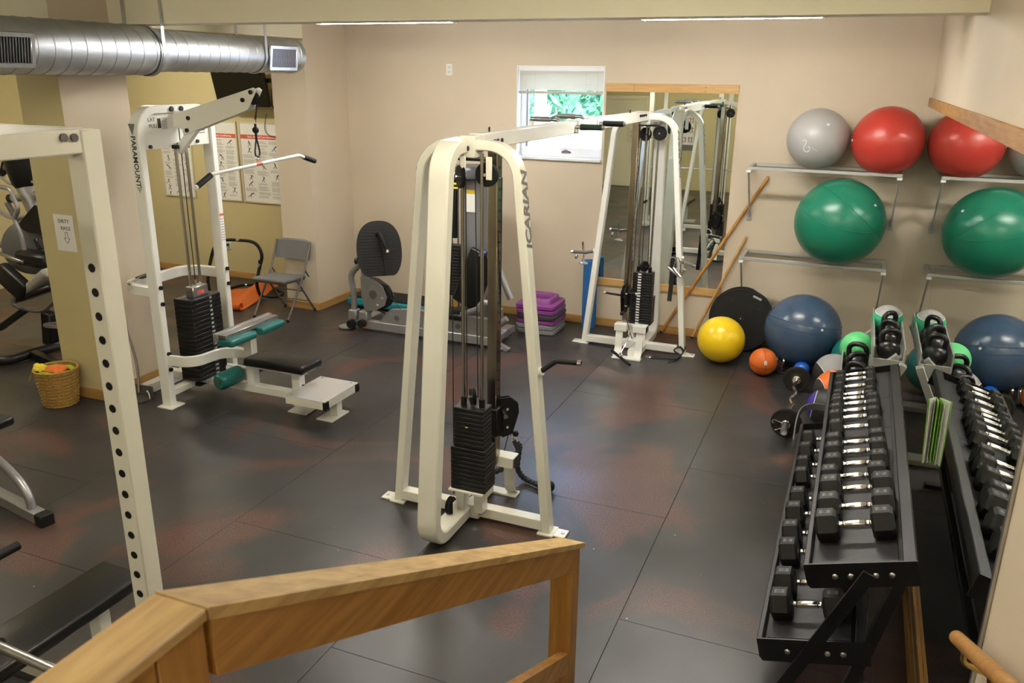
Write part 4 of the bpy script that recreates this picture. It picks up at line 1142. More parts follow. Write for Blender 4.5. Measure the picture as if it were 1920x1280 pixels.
wts = ['50', '50', '45', '45', '40', '40', '35', '30', '25', '25', '20', '20', '15', '12', '10', '10']
prev = None
for i, v_ in enumerate(vy):
    f = i/15
    if i < 3: size = (.073, .088, .135)
    elif i < 7: size = (.066, .078, .132)
    elif i < 11: size = (.057, .068, .128)
    else: size = (.043, .058, .122)
    ap = size[0]*math.cos(PI/6)
    py = 660+v_/3.2
    zz = .757+ap-.02
    y_ = atz(1603-18*(1-f)*.2, py, zz).y
    if prev is not None: y_ = max(y_, prev[0]+(prev[1]+ap)*1.0+.004)
    prev = (y_, ap)
    off = .19+random.uniform(-.008, .008)
    Lt = size[2]+2*size[1]
    c = a + d*(.04+Lt/2+random.uniform(0, .012)) + n*(-.0215+ap) + V((0, y_, 0))
    dumbbell(size, c, RM @ Matrix.Rotation(math.radians(random.uniform(-1, 1)), 4, 'Z'), 'black hex dumbbell, %s from the railing end on the upper tier' % ordinal(i), wts[i], 'hex dumbbells on the upper tier')
a, d, n, L_ = TLw
RM = Matrix((d, V((0, 1, 0)), n)).transposed().to_4x4()
ly = [1130, 1090, 1033, 999, 963, 935, 894, 872, 846, 824]
prev = None
for i, py in enumerate(ly):
    size = (.073, .088, .135) if i < 6 else (.066, .078, .132)
    ap = size[0]*math.cos(PI/6)
    px = 1462+(1130-py)*(1520-1462)/306
    y_ = atz(px, py, .30+ap).y
    if prev is not None: y_ = max(y_, prev+.13)
    prev = y_
    c = a + d*(.035+size[2]/2+size[1]+random.uniform(0, .01)) + n*(-.0215+ap) + V((0, y_, 0))
    dumbbell(size, c, RM @ Matrix.Rotation(math.radians(random.uniform(-1, 1)), 4, 'Z'), 'heavy black hex dumbbell, %s from the railing end on the lower tier' % ordinal(i), ['55', '55', '60', '60', '65', '65', '70', '70', '75', '75'][i], 'hex dumbbells on the lower tier')
# curved grey cable loop at the far end of the lower tier
q = MB(); q.sweep(smooth([(-.165, 5.2, .36), (-.17, 5.45, .40), (-.15, 5.62, .43), (-.08, 5.70, .44), (0.02, 5.70, .44)], 5), (0, 0, 1), .01, .045)
tag(q.build('weight_belt', mat('grey_belt', (.10, .10, .10), .5)), 'grey curved lifting belt draped over the far end of the lower tier', 'belt')
# leaflet at the mirror
p = atx(1752, 800, XR-.012)
lf = thing('booklet', 'green and white paper booklet propped between rack and mirror', 'booklet', (XR-.02, p.y, p.z-.16))
M_lime = mat('lime_paper', (.30, .62, .08), .6)
a_ = V((XR-.014, p.y+.02, p.z-.17)); b_ = V((XR-.014, p.y+.10, p.z+.12))
for k, (dx, m_) in enumerate(((.0, M_lime), (-.012, M_paper), (-.03, M_paper), (-.035, M_lime))):
    q = MB(); pt = [a_+V((dx*.1, 0, 0)), b_+V((dx*.15, 0, 0)), b_+V((dx*1.3, -.10, .02)), a_+V((dx*1.0, -.10, .0))]
    nn = V((1, 0, 0)); q.loft([[x_ for x_ in pt], [x_+nn*.0008 for x_ in pt]]); q.build('page', m_, lf)

# ------------------------------------------------------------------ kettlebell rack
kr = thing('kettlebell_rack', 'grey steel stepped rack with two kettlebell troughs in the mirror corner', 'rack', (.22, 6.5, 0))
M_kgrey = mat('rack_grey_steel', (.42, .42, .40), .4, .3, noise=(7, .05))
M_kb = mat('black_kettlebell', (.008, .008, .009), .3, noise=(12, .3))
def trough(xc, z, ya, yb, w=.20):
    MB().bb(xc-w/2, xc+w/2, ya, yb, z-.012, z, .002).build('trough_floor', M_kgrey, kr)
    for q in (-1, 1): MB().bb(xc+q*w/2-.005, xc+q*w/2+.005, ya, yb, z-.012, z+.12, .002).build('trough_side', M_kgrey, kr)
    MB().bb(xc-w/2, xc+w/2, ya-.004, ya+.004, z-.06, z+.035, .002).build('trough_end', M_kgrey, kr)
trough(.36, .70, 6.05, 7.15)
trough(.17, .43, 5.98, 7.1)
for y_ in (6.02, 7.1):
    MB().bar((.46, y_, .72), (.16, y_, .05), .05, .07, (0, 1, 0), .003).build('diagonal_leg', M_kgrey, kr)
    MB().bar((.06, y_+.06, .40), (.42, y_+.06, .76), .04, .05, (0, 1, 0), .003).build('side_brace', M_kgrey, kr)
    MB().bb(-.02, .47, y_-.03, y_+.1, 0, .04, .004).build('floor_foot', M_kgrey, kr)
def kettlebell(x, y, z, r, rz, label, m2=None):
    t = thing('kettlebell', label, 'kettlebell', (x, y, z), 0, 'kettlebells on the stepped rack')
    MB().lathe([(r*.55, 0), (r*.75, .008), (r*.97, r*.55), (r, r*.9), (r*.93, r*1.3), (r*.7, r*1.65), (r*.35, r*1.82), (.002, r*1.85)], (x, y, z), (0, 0, 1), 24).build('bell', M_kb, t)
    e = V((math.cos(rz), math.sin(rz), 0)); o = V((x, y, z))
    MB().tube(fillet([o+e*r*.62+V((0, 0, r*1.5)), o+e*r*.78+V((0, 0, r*2.75)), o-e*r*.78+V((0, 0, r*2.75)), o-e*r*.62+V((0, 0, r*1.5))], r*.55, 7), .019, 10).build('horn_handle', M_kb, t)
    if m2: MB().lathe([((r+.002)*math.sin(a), r*.92+(r+.002)*math.cos(a)*.98) for a in [math.radians(q) for q in (20, 35, 50, 65, 78)]], (x, y, z), (0, 0, 1), 24, cap=False).build('colour_sleeve', m2, t)
M_kgreen = mat('green_sleeve', (.03, .42, .20), .45)
M_kgreen2 = mat('light_green_sleeve', (.12, .60, .22), .45)
kettlebell(.36, 6.17, .70, .078, .2, 'black kettlebell at the near end of the upper trough')
kettlebell(.36, 6.38, .70, .080, -.5, 'black kettlebell, second along the upper trough')
kettlebell(.36, 6.60, .70, .083, .8, 'black kettlebell, third along the upper trough')
kettlebell(.17, 6.08, .43, .086, -.3, 'black kettlebell at the near end of the lower trough')
kettlebell(.17, 6.30, .43, .088, .5, 'black kettlebell, second along the lower trough')
kettlebell(.17, 6.53, .43, .090, -.2, 'black kettlebell, third along the lower trough')
medball((.36, 6.88, .80), .115, M_kgreen, 'green ball with silver top at the far end of the upper trough', [((0, -.2, 1), 1, 55, M_slv)])
medball((.17, 6.82, .56), .13, M_kgreen2, 'light green ball at the far end of the lower trough')

# ------------------------------------------------------------------ curl bar on the floor
eb = thing('curl_barbell', 'chrome curl bar with black plates lying on the floor by the rack', 'barbell', (-.255, 6.65, 0))
z = .112; x_ = -.262
pts = [(x_, 5.93, z), (x_, 6.22, z), (x_-.01, 6.36, z), (x_+.02, 6.50, z+.004), (x_-.005, 6.62, z), (x_-.005, 6.70, z), (x_+.02, 6.82, z+.004), (x_-.01, 6.96, z), (x_, 7.08, z), (x_, 7.36, z)]
MB().tube(smooth(pts, 4), .0145, 12).build('bar_shaft', M_chrome, eb)
for ya, s_ in ((6.14, -1), (7.16, 1)):
    q = MB(); q.lathe([(.026, -.015), (.045, -.018), (.05, -.012), (.092, -.010), (.096, -.016), (.112, -.014), (.114, 0), (.112, .014), (.096, .016), (.092, .010), (.05, .012), (.045, .018), (.026, .015)], (x_, ya, z), (0, 1, 0), 36)
    pl_ = q.build('weight_plate', mat('dark_iron', (.02, .019, .014), .5, .2, bump=(60, .15)), eb)
    MB().lathe([(.0, 0), (.035, 0), (.037, .008), (.030, .014), (.030, .02)], (x_, ya-s_*.016, z), (0, -s_, 0), 20).build('inner_collar', M_chrome, eb)
    MB().cyl((x_, ya, z), (x_, ya+s_*.20, z), .0245, 16).build('sleeve', M_steel, eb)
    q = MB(); q.torus((x_, ya+s_*.045, z), (0, 1, 0), .03, .004, 20, 6); q.torus((x_, ya+s_*.055, z), (0, 1, 0), .03, .004, 20, 6)
    q.tube([(x_-.03, ya+s_*.045, z+.01), (x_-.09, ya+s_*.05, z+.03)], .004, 6); q.tube([(x_-.02, ya+s_*.055, z-.025), (x_-.07, ya+s_*.06, z-.05)], .004, 6); q.tube(fillet([(x_-.09, ya+s_*.05, z+.03), (x_-.10, ya+s_*.05, z+.005), (x_-.08, ya+s_*.05, z+.005)], .004), .004, 6)
    q.build('spring_clip', M_chrome, eb)

# ------------------------------------------------------------------ railing
rl = thing('stair_railing', 'worn oak stair railing descending in the foreground', 'railing', (-.85, 1.8, 0))
ZR, YC, SL = 1.85, .79, .508
xa, xb, xc = -.902, -.800, -.85
yE = 2.74
th = .022
MB().bb(xa, xb, -2.2, YC, ZR-th, ZR, .004).build('cap_board', M_oakworn, rl)
def dn(y): return ZR-SL*(y-YC)
q = MB(); prof = lambda y, z0, z1: [V((xa, y, z0)), V((xb, y, z0)), V((xb, y, z1)), V((xa, y, z1))]
q.loft([prof(YC+.0005, dn(YC)-th, dn(YC)), prof(yE, dn(yE)-th, dn(yE))]); q.build('cap_board', M_oakworn, rl)
def slab(name, x0, x1, y0, y1, dz0, dz1, m):
    q = MB(); q.loft([[V((x0, y, dn(y)+dz0)), V((x1, y, dn(y)+dz0)), V((x1, y, dn(y)+dz1)), V((x0, y, dn(y)+dz1))] for y in (y0, y1)]); return q.build(name, m, rl)
slab('sub_rail', -.845, -.807, YC+.01, yE-.14, -.125, -th-.0005, M_oak)
slab('lower_rail', -.845, -.807, YC+.05, yE-.14, -.58, -.49, M_oak)
MB().bb(-.845, -.807, -2.2, YC-.10, ZR-.125, ZR-th-.0005).build('sub_rail', M_oak, rl)
MB().bb(-.845, -.807, -2.2, YC-.10, ZR-.58, ZR-.49).build('lower_rail', M_oak, rl)
q = MB(); q.loft([[V((-.895, y, 0)) if False else V((-.892, y, -0.0)), V((-.806, y, 0)), V((-.806, y, dn(y)-th-.001)), V((-.892, y, dn(y)-th-.001))] for y in (yE-.14, yE-.05)]); q.build('newel_post', M_oakz, rl)
MB().bb(-.892, -.806, YC-.095, YC-.005, .6, ZR-th-.001, .002).build('newel_post', M_oakz, rl)
MB().bb(-.892, -.806, YC-1.4, YC-1.31, .6, ZR-th-.001, .002).build('newel_post', M_oakz, rl)
# wall handrail
hd_ = thing('wall_handrail', 'round wooden handrail on the wall beside the stairs', 'handrail', (XR-.07, 1.5, 1.2))
e = atx(1795, 1196, XR-.075)
dz = lambda y: e.z+SL*(e.y-y)
pts = [(XR-.075, e.y, e.z), (XR-.075, .7, dz(.7)), (XR-.075, -1.0, dz(.7))]
MB().tube(pts, .0215, 16).build('rail_pole', M_stick, hd_); MB().sphere(pts[0], .0215, 16, 10).build('rounded_end', M_stick, hd_)
for y_ in (e.y-.13, .9):
    q = MB(); q.tube(fillet([(XR-.075, y_, dz(y_)-.02), (XR-.075, y_, dz(y_)-.055), (XR-.004, y_, dz(y_)-.075)], .02), .008, 8); q.cyl((XR-.006, y_, dz(y_)-.075), (XR-.0005, y_, dz(y_)-.075), .03, 16); q.build('bracket', M_brass, hd_)
# ------------------------------------------------------------------ power rack and benches (near, left)
pr = thing('power_rack', 'cream steel power rack with drilled uprights in the near foreground', 'power rack', (-2.72, 1.45, 0))
TB = .077
xb_, yb_, ZT = -2.245, 2.012, 2.42
xa_, ya_ = xb_-TB, yb_-TB
XLP, YNP = -3.50, .80
def post(x0, y0):
    u = MB().bb(x0, x0+TB, y0, y0+TB, 0.012, ZT-.002, .005).build('upright', M_cream, pr)
    MB().bb(x0-.03, x0+TB+.03, y0-.03, y0+TB+.03, 0, .012, .002).build('foot_plate', M_cream, pr)
    src = None
    hz0 = aty(178, 503, ya_).z; hdz = (hz0-aty(203, 682, ya_).z)/4
    for k in range(int((hz0-.15)/hdz)):
        Mx = Matrix.Translation((x0+TB/2, y0-.0006, hz0-hdz*k))
        if src is None:
            q = MB(); q.cyl((0, -.0006, 0), (0, .003, 0), .0142, 16); q.torus((0, -.0004, 0), (0, 1, 0), .0142, .0014, 16, 4); src = q.build('pin_hole', M_black, u, local=True); src.matrix_local = WM[pr.name].inverted() @ Mx
        else: share(src, u, Mx, 'pin_hole')
for x0 in (xa_, XLP):
    for y0 in (ya_, YNP): post(x0, y0)
for x0 in (xa_, XLP):
    MB().bb(x0, x0+TB, YNP+TB, ya_, ZT-.073, ZT, .005).build('side_beam', M_cream, pr)
    MB().bb(x0, x0+TB, YNP+TB, ya_, .05, .12, .005).build('floor_rail', M_cream, pr)
for y0 in (ya_, YNP): MB().bb(XLP+TB, xa_, y0, y0+TB, ZT-.073, ZT, .005).build('cross_beam', M_cream, pr)
MB().prism([(0, 0), (-.53, 0), (0, -.36)], (xb_-.015, yb_-.015, ZT-.005), (1, 0, 0), (0, 1, 0), .008).build('corner_gusset', M_white, pr)
for px in (118, 138):
    p = atx(px, 258, xb_); MB().cyl((xb_, p.y, p.z), (xb_+.007, p.y, p.z), .013, 14).build('beam_bolt', M_greymet, pr)
MB().bb(XLP, xb_, yb_, yb_+.05, .03, .09, .004).build('floor_beam', M_cream, pr)
MB().cyl((-3.46, YNP-.05, .45), (-3.45, 2.29, .45), .022, 14).build('safety_bar', M_rubber, pr)
MB().bb(xa_+.005, xb_-.005, 1.27, 1.33, .945, .973, .004).build('bar_rest', M_cream, pr)
fb = thing('flat_bench', 'black padded flat bench standing inside the power rack', 'bench', (-2.86, 1.75, 0))
MB().bb(-2.99, -2.735, 1.15, 2.365, .385, .45, .018, 3).build('pad', M_vinyl, fb)
MB().bb(-2.90, -2.83, 1.2, 2.32, .32, .385, .004).build('frame_rail', M_white, fb)
for y_ in (1.3, 2.2):
    MB().bb(-2.90, -2.83, y_-.03, y_+.03, .05, .32, .004).build('leg', M_white, fb)
    MB().bb(-3.05, -2.68, y_-.035, y_+.035, 0, .05, .004).build('foot', M_white, fb)
bb_ = thing('barbell', 'chrome barbell end resting low in the power rack', 'barbell', (-2.7, 1.32, .98))
MB().cyl((-3.95, 1.40, .99), (-1.62, 1.285, .99), .0145, 16).build('shaft', M_steel, bb_)
MB().cyl((-2.20, 1.3138, .99), (-2.15, 1.3112, .99), .024, 20).build('collar', M_chrome, bb_)
MB().cyl((-3.40, 1.373, .99), (-3.35, 1.3705, .99), .024, 20).build('collar', M_chrome, bb_)
# silver bench, cut by the picture edge
wb = thing('weight_bench', 'silver tube weight bench with black foot cap at the picture edge', 'bench', (-4.8, 3.08, 0))
a = V((-5.35, 3.20, .035)); c = V((-4.27, 3.005, .035))
dd = (c-a).normalized()
MB().bar(a, c, .075, .07, (0, 0, 1), .004).build('base_tube', M_silver, wb)
MB().bar(c-dd*.0, c+dd*.075, .085, .078, (0, 0, 1), .006).build('foot_cap', M_rubber, wb)
MB().tube(smooth([c-dd*.09+V((0, 0, .03)), c-dd*.10+V((0, .0, .10)), c-dd*.16+V((0, 0, .17)), c-dd*.28+V((0, 0, .23)), c-dd*.5+V((0, 0, .30)), c-dd*.75+V((0, 0, .40))], 6), .026, 14).build('curved_tube', M_silver, wb)
MB().box(c-dd*.78+V((0, 0, .44)), (.6, .28, .06), None, .02, 3).build('seat_pad', M_vinyl, wb)
MB().bar(a, a+V((0, 0, .42)), .06, .06, (1, 0, 0)).build('seat_post', M_silver, wb)

# ------------------------------------------------------------------ basket with rags, notice, dustpan
bx, by = -5.775, 4.415
M_wick = mat('wicker', (.34, .19, .045), .6, noise=(60, .3))
M_wick2 = mat('wicker_light', (.44, .27, .07), .6, noise=(60, .3))
bk = thing('wicker_basket', 'small woven wicker basket on the floor by the pier', 'basket', (bx, by, 0))
MB().lathe([(.122, 0), (.125, .004), (.158, .30), (.150, .30), (.118, .01), (.001, .01)], (bx, by, 0), (0, 0, 1), 28, cap=False).build('inner_wall', M_wick, bk)
nr = 21
for i in range(nr):
    z = .008+.0138*i; R = .126+.034*z/.30
    pts = [(bx+(R+.0035*(1 if (k+i) % 2 else -1))*math.cos(2*PI*k/28), by+(R+.0035*(1 if (k+i) % 2 else -1))*math.sin(2*PI*k/28), z) for k in range(28)]
    MB().tube(pts, .0062, 5, closed=True).build('weaver', M_wick if i % 2 else M_wick2, bk)
q = MB(); q.torus((bx, by, .302), (0, 0, 1), .160, .009, 32, 6); q.build('rim', M_wick2, bk)
M_limec = mat('lime_cloth', (.42, .60, .02), .8, bump=(80, .2)); M_orc = mat('orange_cloth', (.85, .20, .04), .85, bump=(80, .2)); M_yc = mat('yellow_cloth', (.85, .68, .05), .85, bump=(80, .2))
def rag(name, c, sx, sy, h, m_, label, seed, drop=None):
    rnd = random.Random(seed); q = MB(); n = 9; g = []
    for i in range(n):
        row = []
        for j in range(n):
            u = i/(n-1)*2-1; v = j/(n-1)*2-1
            z = h*(1-.5*(u*u+v*v))+rnd.uniform(-.012, .012)
            x = c[0]+u*sx+rnd.uniform(-.008, .008); y = c[1]+v*sy+rnd.uniform(-.008, .008)
            zz = c[2]+z
            rr = math.hypot(x-bx, y-by)
            if drop and rr > .165: zz = min(zz, .318-(rr-.165)*2.2)
            row.append((x, y, zz))
        g.append(row)
    bm = q.bm; vv = [[bm.verts.new(p) for p in r] for r in g]
    lo = [[bm.verts.new((p[0], p[1], p[2]-.006)) for p in r] for r in g]
    for i in range(n-1):
        for j in range(n-1):
            bm.faces.new((vv[i][j], vv[i+1][j], vv[i+1][j+1], vv[i][j+1])); bm.faces.new((lo[i][j], lo[i][j+1], lo[i+1][j+1], lo[i+1][j]))
    ed = [(i, 0) for i in range(n)]+[(n-1, j) for j in range(1, n)]+[(i, n-1) for i in range(n-2, -1, -1)]+[(0, j) for j in range(n-2, 0, -1)]
    for k in range(len(ed)):
        i, j = ed[k]; i2, j2 = ed[(k+1) % len(ed)]; bm.faces.new((vv[i][j], vv[i2][j2], lo[i2][j2], lo[i][j]))
    return tag(q.build(name, m_, angle=70), label, 'rag', 'dirty rags in the wicker basket')
rag('rag', (bx-.0, by, .275), .105, .105, .035, M_limec, 'lime green rag filling the wicker basket', 1)
rag('rag', (bx+.05, by-.03, .30), .085, .06, .035, M_orc, 'orange rag crumpled on top in the wicker basket', 2)
rag('rag', (bx-.12, by-.06, .29), .07, .05, .045, M_yc, 'yellow rag hanging over the wicker basket rim', 3, True)
sg = thing('paper_notice', 'white paper notice reading dirty rags with a down arrow', 'sign', (-5.66, 4.6, 1.23))
MB().bb(-5.762, -5.555, 4.5975, 4.599, 1.232, 1.52).build('sheet', M_paper, sg)
text('DIRTY', .042, M_print, sg, (-5.658, 4.597, 1.468), (1, 0, 0), (0, 0, 1))
text('RAGS', .042, M_print, sg, (-5.645, 4.597, 1.413), (1, 0, 0), (0, 0, 1))
ar = [(-.012, .045), (.012, .045), (.012, -.005), (.030, -.005), (0, -.045), (-.030, -.005), (-.012, -.005)]
q = MB(); o = V((-5.645, 4.597, 1.34))
for k in range(7):
    a = ar[k]; c = ar[(k+1) % 7]; q.bar(o+V((a[0], 0, a[1])), o+V((c[0], 0, c[1])), .0008, .0035, (0, 0, 1) if abs(a[0]-c[0]) > abs(a[1]-c[1]) else (1, 0, 0))
q.build('arrow', M_print, sg)
for p in ((-5.66, 1.512), (-5.63, 1.24)): MB().sphere((p[0], 4.597, p[1]), .005, 8, 6).build('pin', M_plast, sg)
p = atz(262, 748)
dp = thing('long_dustpan', 'long-handled dark dustpan leaning on the pier by the pulldown machine', 'dustpan', (p.x, p.y, 0))
MB().tube(smooth([(p.x-.02, p.y+.02, .05), (p.x-.05, p.y+.06, .3), (p.x-.12, p.y+.06, .62)], 5), .011, 10).build('handle', M_steel, dp)
q = MB(); q.bb(p.x-.10, p.x+.09, p.y-.07, p.y+.07, .004, .01); q.build('pan_floor', M_greymet, dp)
MB().torus((p.x, p.y, .015), (.3, -.9, .2), .088, .007, 20, 6, 0, PI).build('pan_hoop', M_steel, dp)
MB().bb(p.x-.10, p.x+.09, p.y+.06, p.y+.07, .01, .10, .002).build('pan_back', M_greymet, dp)

# ------------------------------------------------------------------ elliptical trainer behind the pier
YE_ = 5.75
A = lambda x, y, Y=YE_: aty(x, y, Y)
c0 = atz(60, 640)
el = thing('elliptical_trainer', 'grey and black elliptical trainer half hidden by the pier', 'exercise machine', (-7.3, YE_, 0))
b0 = A(92, 440); m1 = A(44, 348); m2 = A(78, 415)
MB().cyl(m2+(m2-m1)*.25, m1, .085, 20, .075).build('mast', M_silver, el)
MB().lathe([(.075, -.02), (.10, .02), (.125, .16), (.135, .30), (.12, .42), (.001, .44)], m1, (-.05, -.0, 1), 20).build('console_cup', M_black, el)
q = MB(); q.tube(smooth([A(38, 345), A(20, 345), A(5, 335), A(2, 325), A(10, 308)], 5), .014, 8); q.build('fixed_handle', M_silver, el)
q = MB(); q.tube(smooth([A(15, 318), A(3, 327), A(8, 302)], 5), .02, 8); q.build('grip', M_rubber, el)
q = MB(); q.tube(smooth([A(60, 341), A(68, 342), A(70, 338), A(72, 336)], 5), .014, 8); q.build('fixed_handle', M_silver, el)
MB().cyl(A(20, 372), A(46, 369), .04, 16).build('pivot', M_silver, el); MB().cyl(A(18, 372), A(25, 372), .043, 16).build('pivot_cap', M_black, el)
MB().cyl(A(66, 364), A(80, 366), .035, 14).build('pivot', M_silver, el)
q = MB(); q.tube(smooth([A(0, 350, YE_-.2), A(18, 355, YE_-.2), A(26, 372, YE_-.2), A(33, 392, YE_-.2), A(28, 412, YE_-.2), A(40, 440, YE_-.2), A(46, 470, YE_-.2)], 5), .022, 10); q.build('swing_arm', M_silver, el)
q = MB(); q.tube(smooth([A(68, 345, YE_+.2), A(70, 340, YE_+.2), A(74, 355, YE_+.2), A(78, 360, YE_+.2)], 5), .02, 8); q.build('swing_arm', M_silver, el)
q = MB(); q.tube([A(14, 380), A(36, 420), A(40, 450)], .03, 10); q.build('side_strut', M_greymet, el)
q = MB(); q.tube(smooth([A(0, 396), A(25, 408), A(58, 403)], 5), .024, 8); q.build('cross_strut', M_silver, el)
q = MB(); q.tube([A(0, 460), A(30, 440)], .03, 10); q.build('cross_strut', M_silver, el)
fc = A(64, 462)
M_house = mat('grey_housing', (.10, .10, .095), .45)
q = MB(); q.lathe([(.001, -.11), (.22, -.11), (.27, -.08), (.275, 0), (.27, .08), (.22, .11), (.001, .11)], fc, (.55, -.8, .1), 32); q.build('flywheel_housing', M_house, el)
q = MB(); q.prism([(-.2, -.05), (.2, -.12), (.22, .14), (.1, .18)], A(70, 415, YE_-.05), (1, 0, 0), (0, 0, 1), .16); q.build('mast_boot', M_black, el)
MB().bar(A(68, 446, YE_-.3), A(78, 468, YE_-.3), .05, .06, (0, 0, 1), .01).build('crank', M_black, el)
MB().bar(A(0, 475, YE_-.3), A(45, 492, YE_-.3), .03, .03, (0, 0, 1), .004).build('crank_link', M_steel, el)
MB().bar(A(40, 480, YE_-.2), A(100, 490, YE_-.2), .18, .14, (0, 0, 1), .03).build('drive_cover', M_black, el)
q = MB(); q.bar(A(55, 552, YE_-.3), A(108, 505, YE_-.3), .30, .10, (0, 0, 1), .04, 3); q.build('pedal_tray', mat('grey_pedal', (.30, .29, .26), .6, noise=(30, .2)), el)
q = MB(); q.bar(A(0, 505, YE_-.42), A(52, 552, YE_-.42), .12, .22, (0, 0, 1), .05, 3); q.build('pedal_shell', M_black, el)
q = MB(); q.bar(A(38, 560, YE_-.35), A(108, 535, YE_-.35), .2, .06, (0, 0, 1), .02); q.build('pedal_frame', M_black, el)
q = MB(); q.tube(smooth([A(25, 560, YE_-.5), A(28, 572, YE_-.5), A(60, 582, YE_-.5), A(85, 580, YE_-.5), A(105, 560, YE_-.5)], 5), .02, 8); q.build('step_bar', M_greymet, el)
MB().bar(A(0, 615, YE_-.55), A(48, 580, YE_-.5), .06, .06, (0, 0, 1), .008).build('pedal_link', M_black, el)
q0 = atz(100, 655)
MB().bar(A(92, 585, YE_-.4), V((q0.x, YE_-.4, .06)), .1, .12, (1, 0, 0), .01).build('front_post', M_black, el)
q = MB(); q.torus(A(112, 610, YE_-.45), (0, .2, 1), .12, .02, 20, 6); q.build('roller_guide', M_greymet, el)
def fl_(x, y, h=.05): p = atz(x, y, h); return p
q = MB(); q.tube(fillet([fl_(-40, 660), fl_(5, 680), fl_(60, 662), fl_(140, 640)], .1), .045, 10); q.build('base_rail', M_black, el)
q = MB(); q.bar(fl_(60, 662), fl_(125, 690), .07, .07, (0, 0, 1), .006); q.build('base_cross', M_black, el)

# ------------------------------------------------------------------ TV and wall charts in the alcove
tv = thing('wall_television', 'black flat television hung high on the alcove wall', 'television', (-6.93, 8.2, 2.2))
c_ = V((-6.86, 8.22, 2.42)); e1 = V((1, 0, 0)); ev = V((0, -.22, .975)).normalized(); nn = e1.cross(ev)
R = Matrix((e1, -nn if nn.y > 0 else nn, ev)).transposed()
nf = nn if nn.y < 0 else -nn
R = Matrix((e1, -nf, ev)).transposed()
tw, thh = .76, .46
MB().box(c_, (tw, .05, thh), R, .006).build('body', mat('tv_plastic', (.008, .008, .008), .3), tv)
MB().box(c_+nf*.0256, (tw-.03, .002, thh-.04), R).build('screen', mat('tv_screen', (.003, .003, .003), .08), tv)
MB().bar(c_-nf*.02, V((c_.x, 8.49, c_.z)), .12, .08, (0, 0, 1), .005).build('wall_mount', M_black, tv)
q = MB(); q.bar(c_-nf*.04+V((.2, 0, .06)), c_-nf*.04+V((.62, 0, .06)), .03, .05, (0, 0, 1)); q.build('mount_arm', M_black, tv)
q = MB(); q.tube(smooth([c_+V((.40, .06, -.02)), c_+V((.36, .1, -.2)), c_+V((.45, .1, -.34))], 5), .005, 6); q.tube(smooth([V((-6.72, 8.48, 2.1)), V((-6.75, 8.47, 1.9)), V((-6.6, 8.47, 1.83)), V((-6.3, 8.47, 1.85))], 6), .004, 6); q.build('power_cable', M_cable, tv)
M_figure = mat('figure_ink', (.05, .05, .05), .6); M_textink = mat('text_ink', (.42, .41, .40), .6); M_frame = mat('pale_frame', (.58, .54, .40), .5)
def chart(x0, x1, z0, z1, title, label, seed):
    rnd = random.Random(seed); y = YA
    t = thing('exercise_chart', label, 'poster', ((x0+x1)/2, y, z0), 0, 'exercise charts on the alcove wall')
    MB().bb(x0, x1, y-.012, y-.002, z0, z1).build('sheet', M_paper, t)
    for a in ((x0-.012, x0+.006, z0-.012, z1+.012), (x1-.006, x1+.012, z0-.012, z1+.012)): MB().bb(a[0], a[1], y-.02, y-.001, a[2], a[3], .002).build('frame_side', M_frame, t)
    for a in ((z0-.012, z0+.006), (z1-.006, z1+.012)): MB().bb(x0+.0061, x1-.0061, y-.02, y-.001, a[0], a[1], .002).build('frame_edge', M_frame, t)
    bz = z1-.14
    b_ = MB().bb(x0+.008, x1-.008, y-.0135, y-.0122, bz-.05, bz).build('title_band', M_redprint, t)
    text(title, .034, M_whiteprint, t, ((x0+x1)/2, y-.0142, bz-.025), (1, 0, 0), (0, 0, 1), bold=.0006)
    w_ = x1-x0-.05; cols = 3; q = MB(); g = MB()
    for c in range(cols):
        cx = x0+.025+w_*c/cols; z = bz-.075
        while z > z0+.05:
            if rnd.random() < .30:
                h = rnd.uniform(.05, .075); m_ = V((cx+w_/cols*.45, y-.0135, z-h*.5))
                hd = m_+V((rnd.uniform(-.03, .03), 0, h*.42)); hip = m_+V((rnd.uniform(-.03, .03), 0, -h*.05))
                g.cyl(hd+V((0, -.0008, 0)), hd+V((0, .0008, 0)), .008, 8)
                g.bar(hd, hip, .0012, .012, (1, 0, .01))
                for s_ in (-1, 1):
                    k = hip+V((s_*rnd.uniform(.01, .03), 0, -h*.25)); g.bar(hip, k, .0012, .007, (1, 0, .02)); g.bar(k, k+V((rnd.uniform(-.02, .02), 0, -h*.25)), .0012, .006, (1, 0, .02))
                    e_ = hd.lerp(hip, .25); g.bar(e_, e_+V((s_*rnd.uniform(.015, .04), 0, rnd.uniform(-.03, .03))), .0012, .005, (0, 0, 1))
                z -= h+.02
            else:
                for k in range(rnd.randint(2, 5)):
                    q.bb(cx, cx+w_/cols*rnd.uniform(.6, .92), y-.0130, y-.0122, z-.006, z); z -= .012
                z -= .012
    q.build('text_lines', M_textink, t, kind='stuff'); g.build('figure_drawings', M_figure, t, kind='stuff')
    return t
s_ = YA/8.39
p2a, p2b = aty(386, 232, YA), aty(452, 375, YA)
chart(-8.45, -7.96, 1.02, 1.96, 'Lower Body', 'framed exercise chart partly hidden behind the pulldown uprights', 11)
chart(-7.73, -7.215, 1.02, 1.985, 'Upper Body Conditioning', 'middle of the three framed exercise charts on the alcove wall', 12)
chart(-7.155, -6.50, 1.02, 1.985, 'Back, Abs and Core Stretching', 'framed exercise chart on the alcove wall below the television', 13)

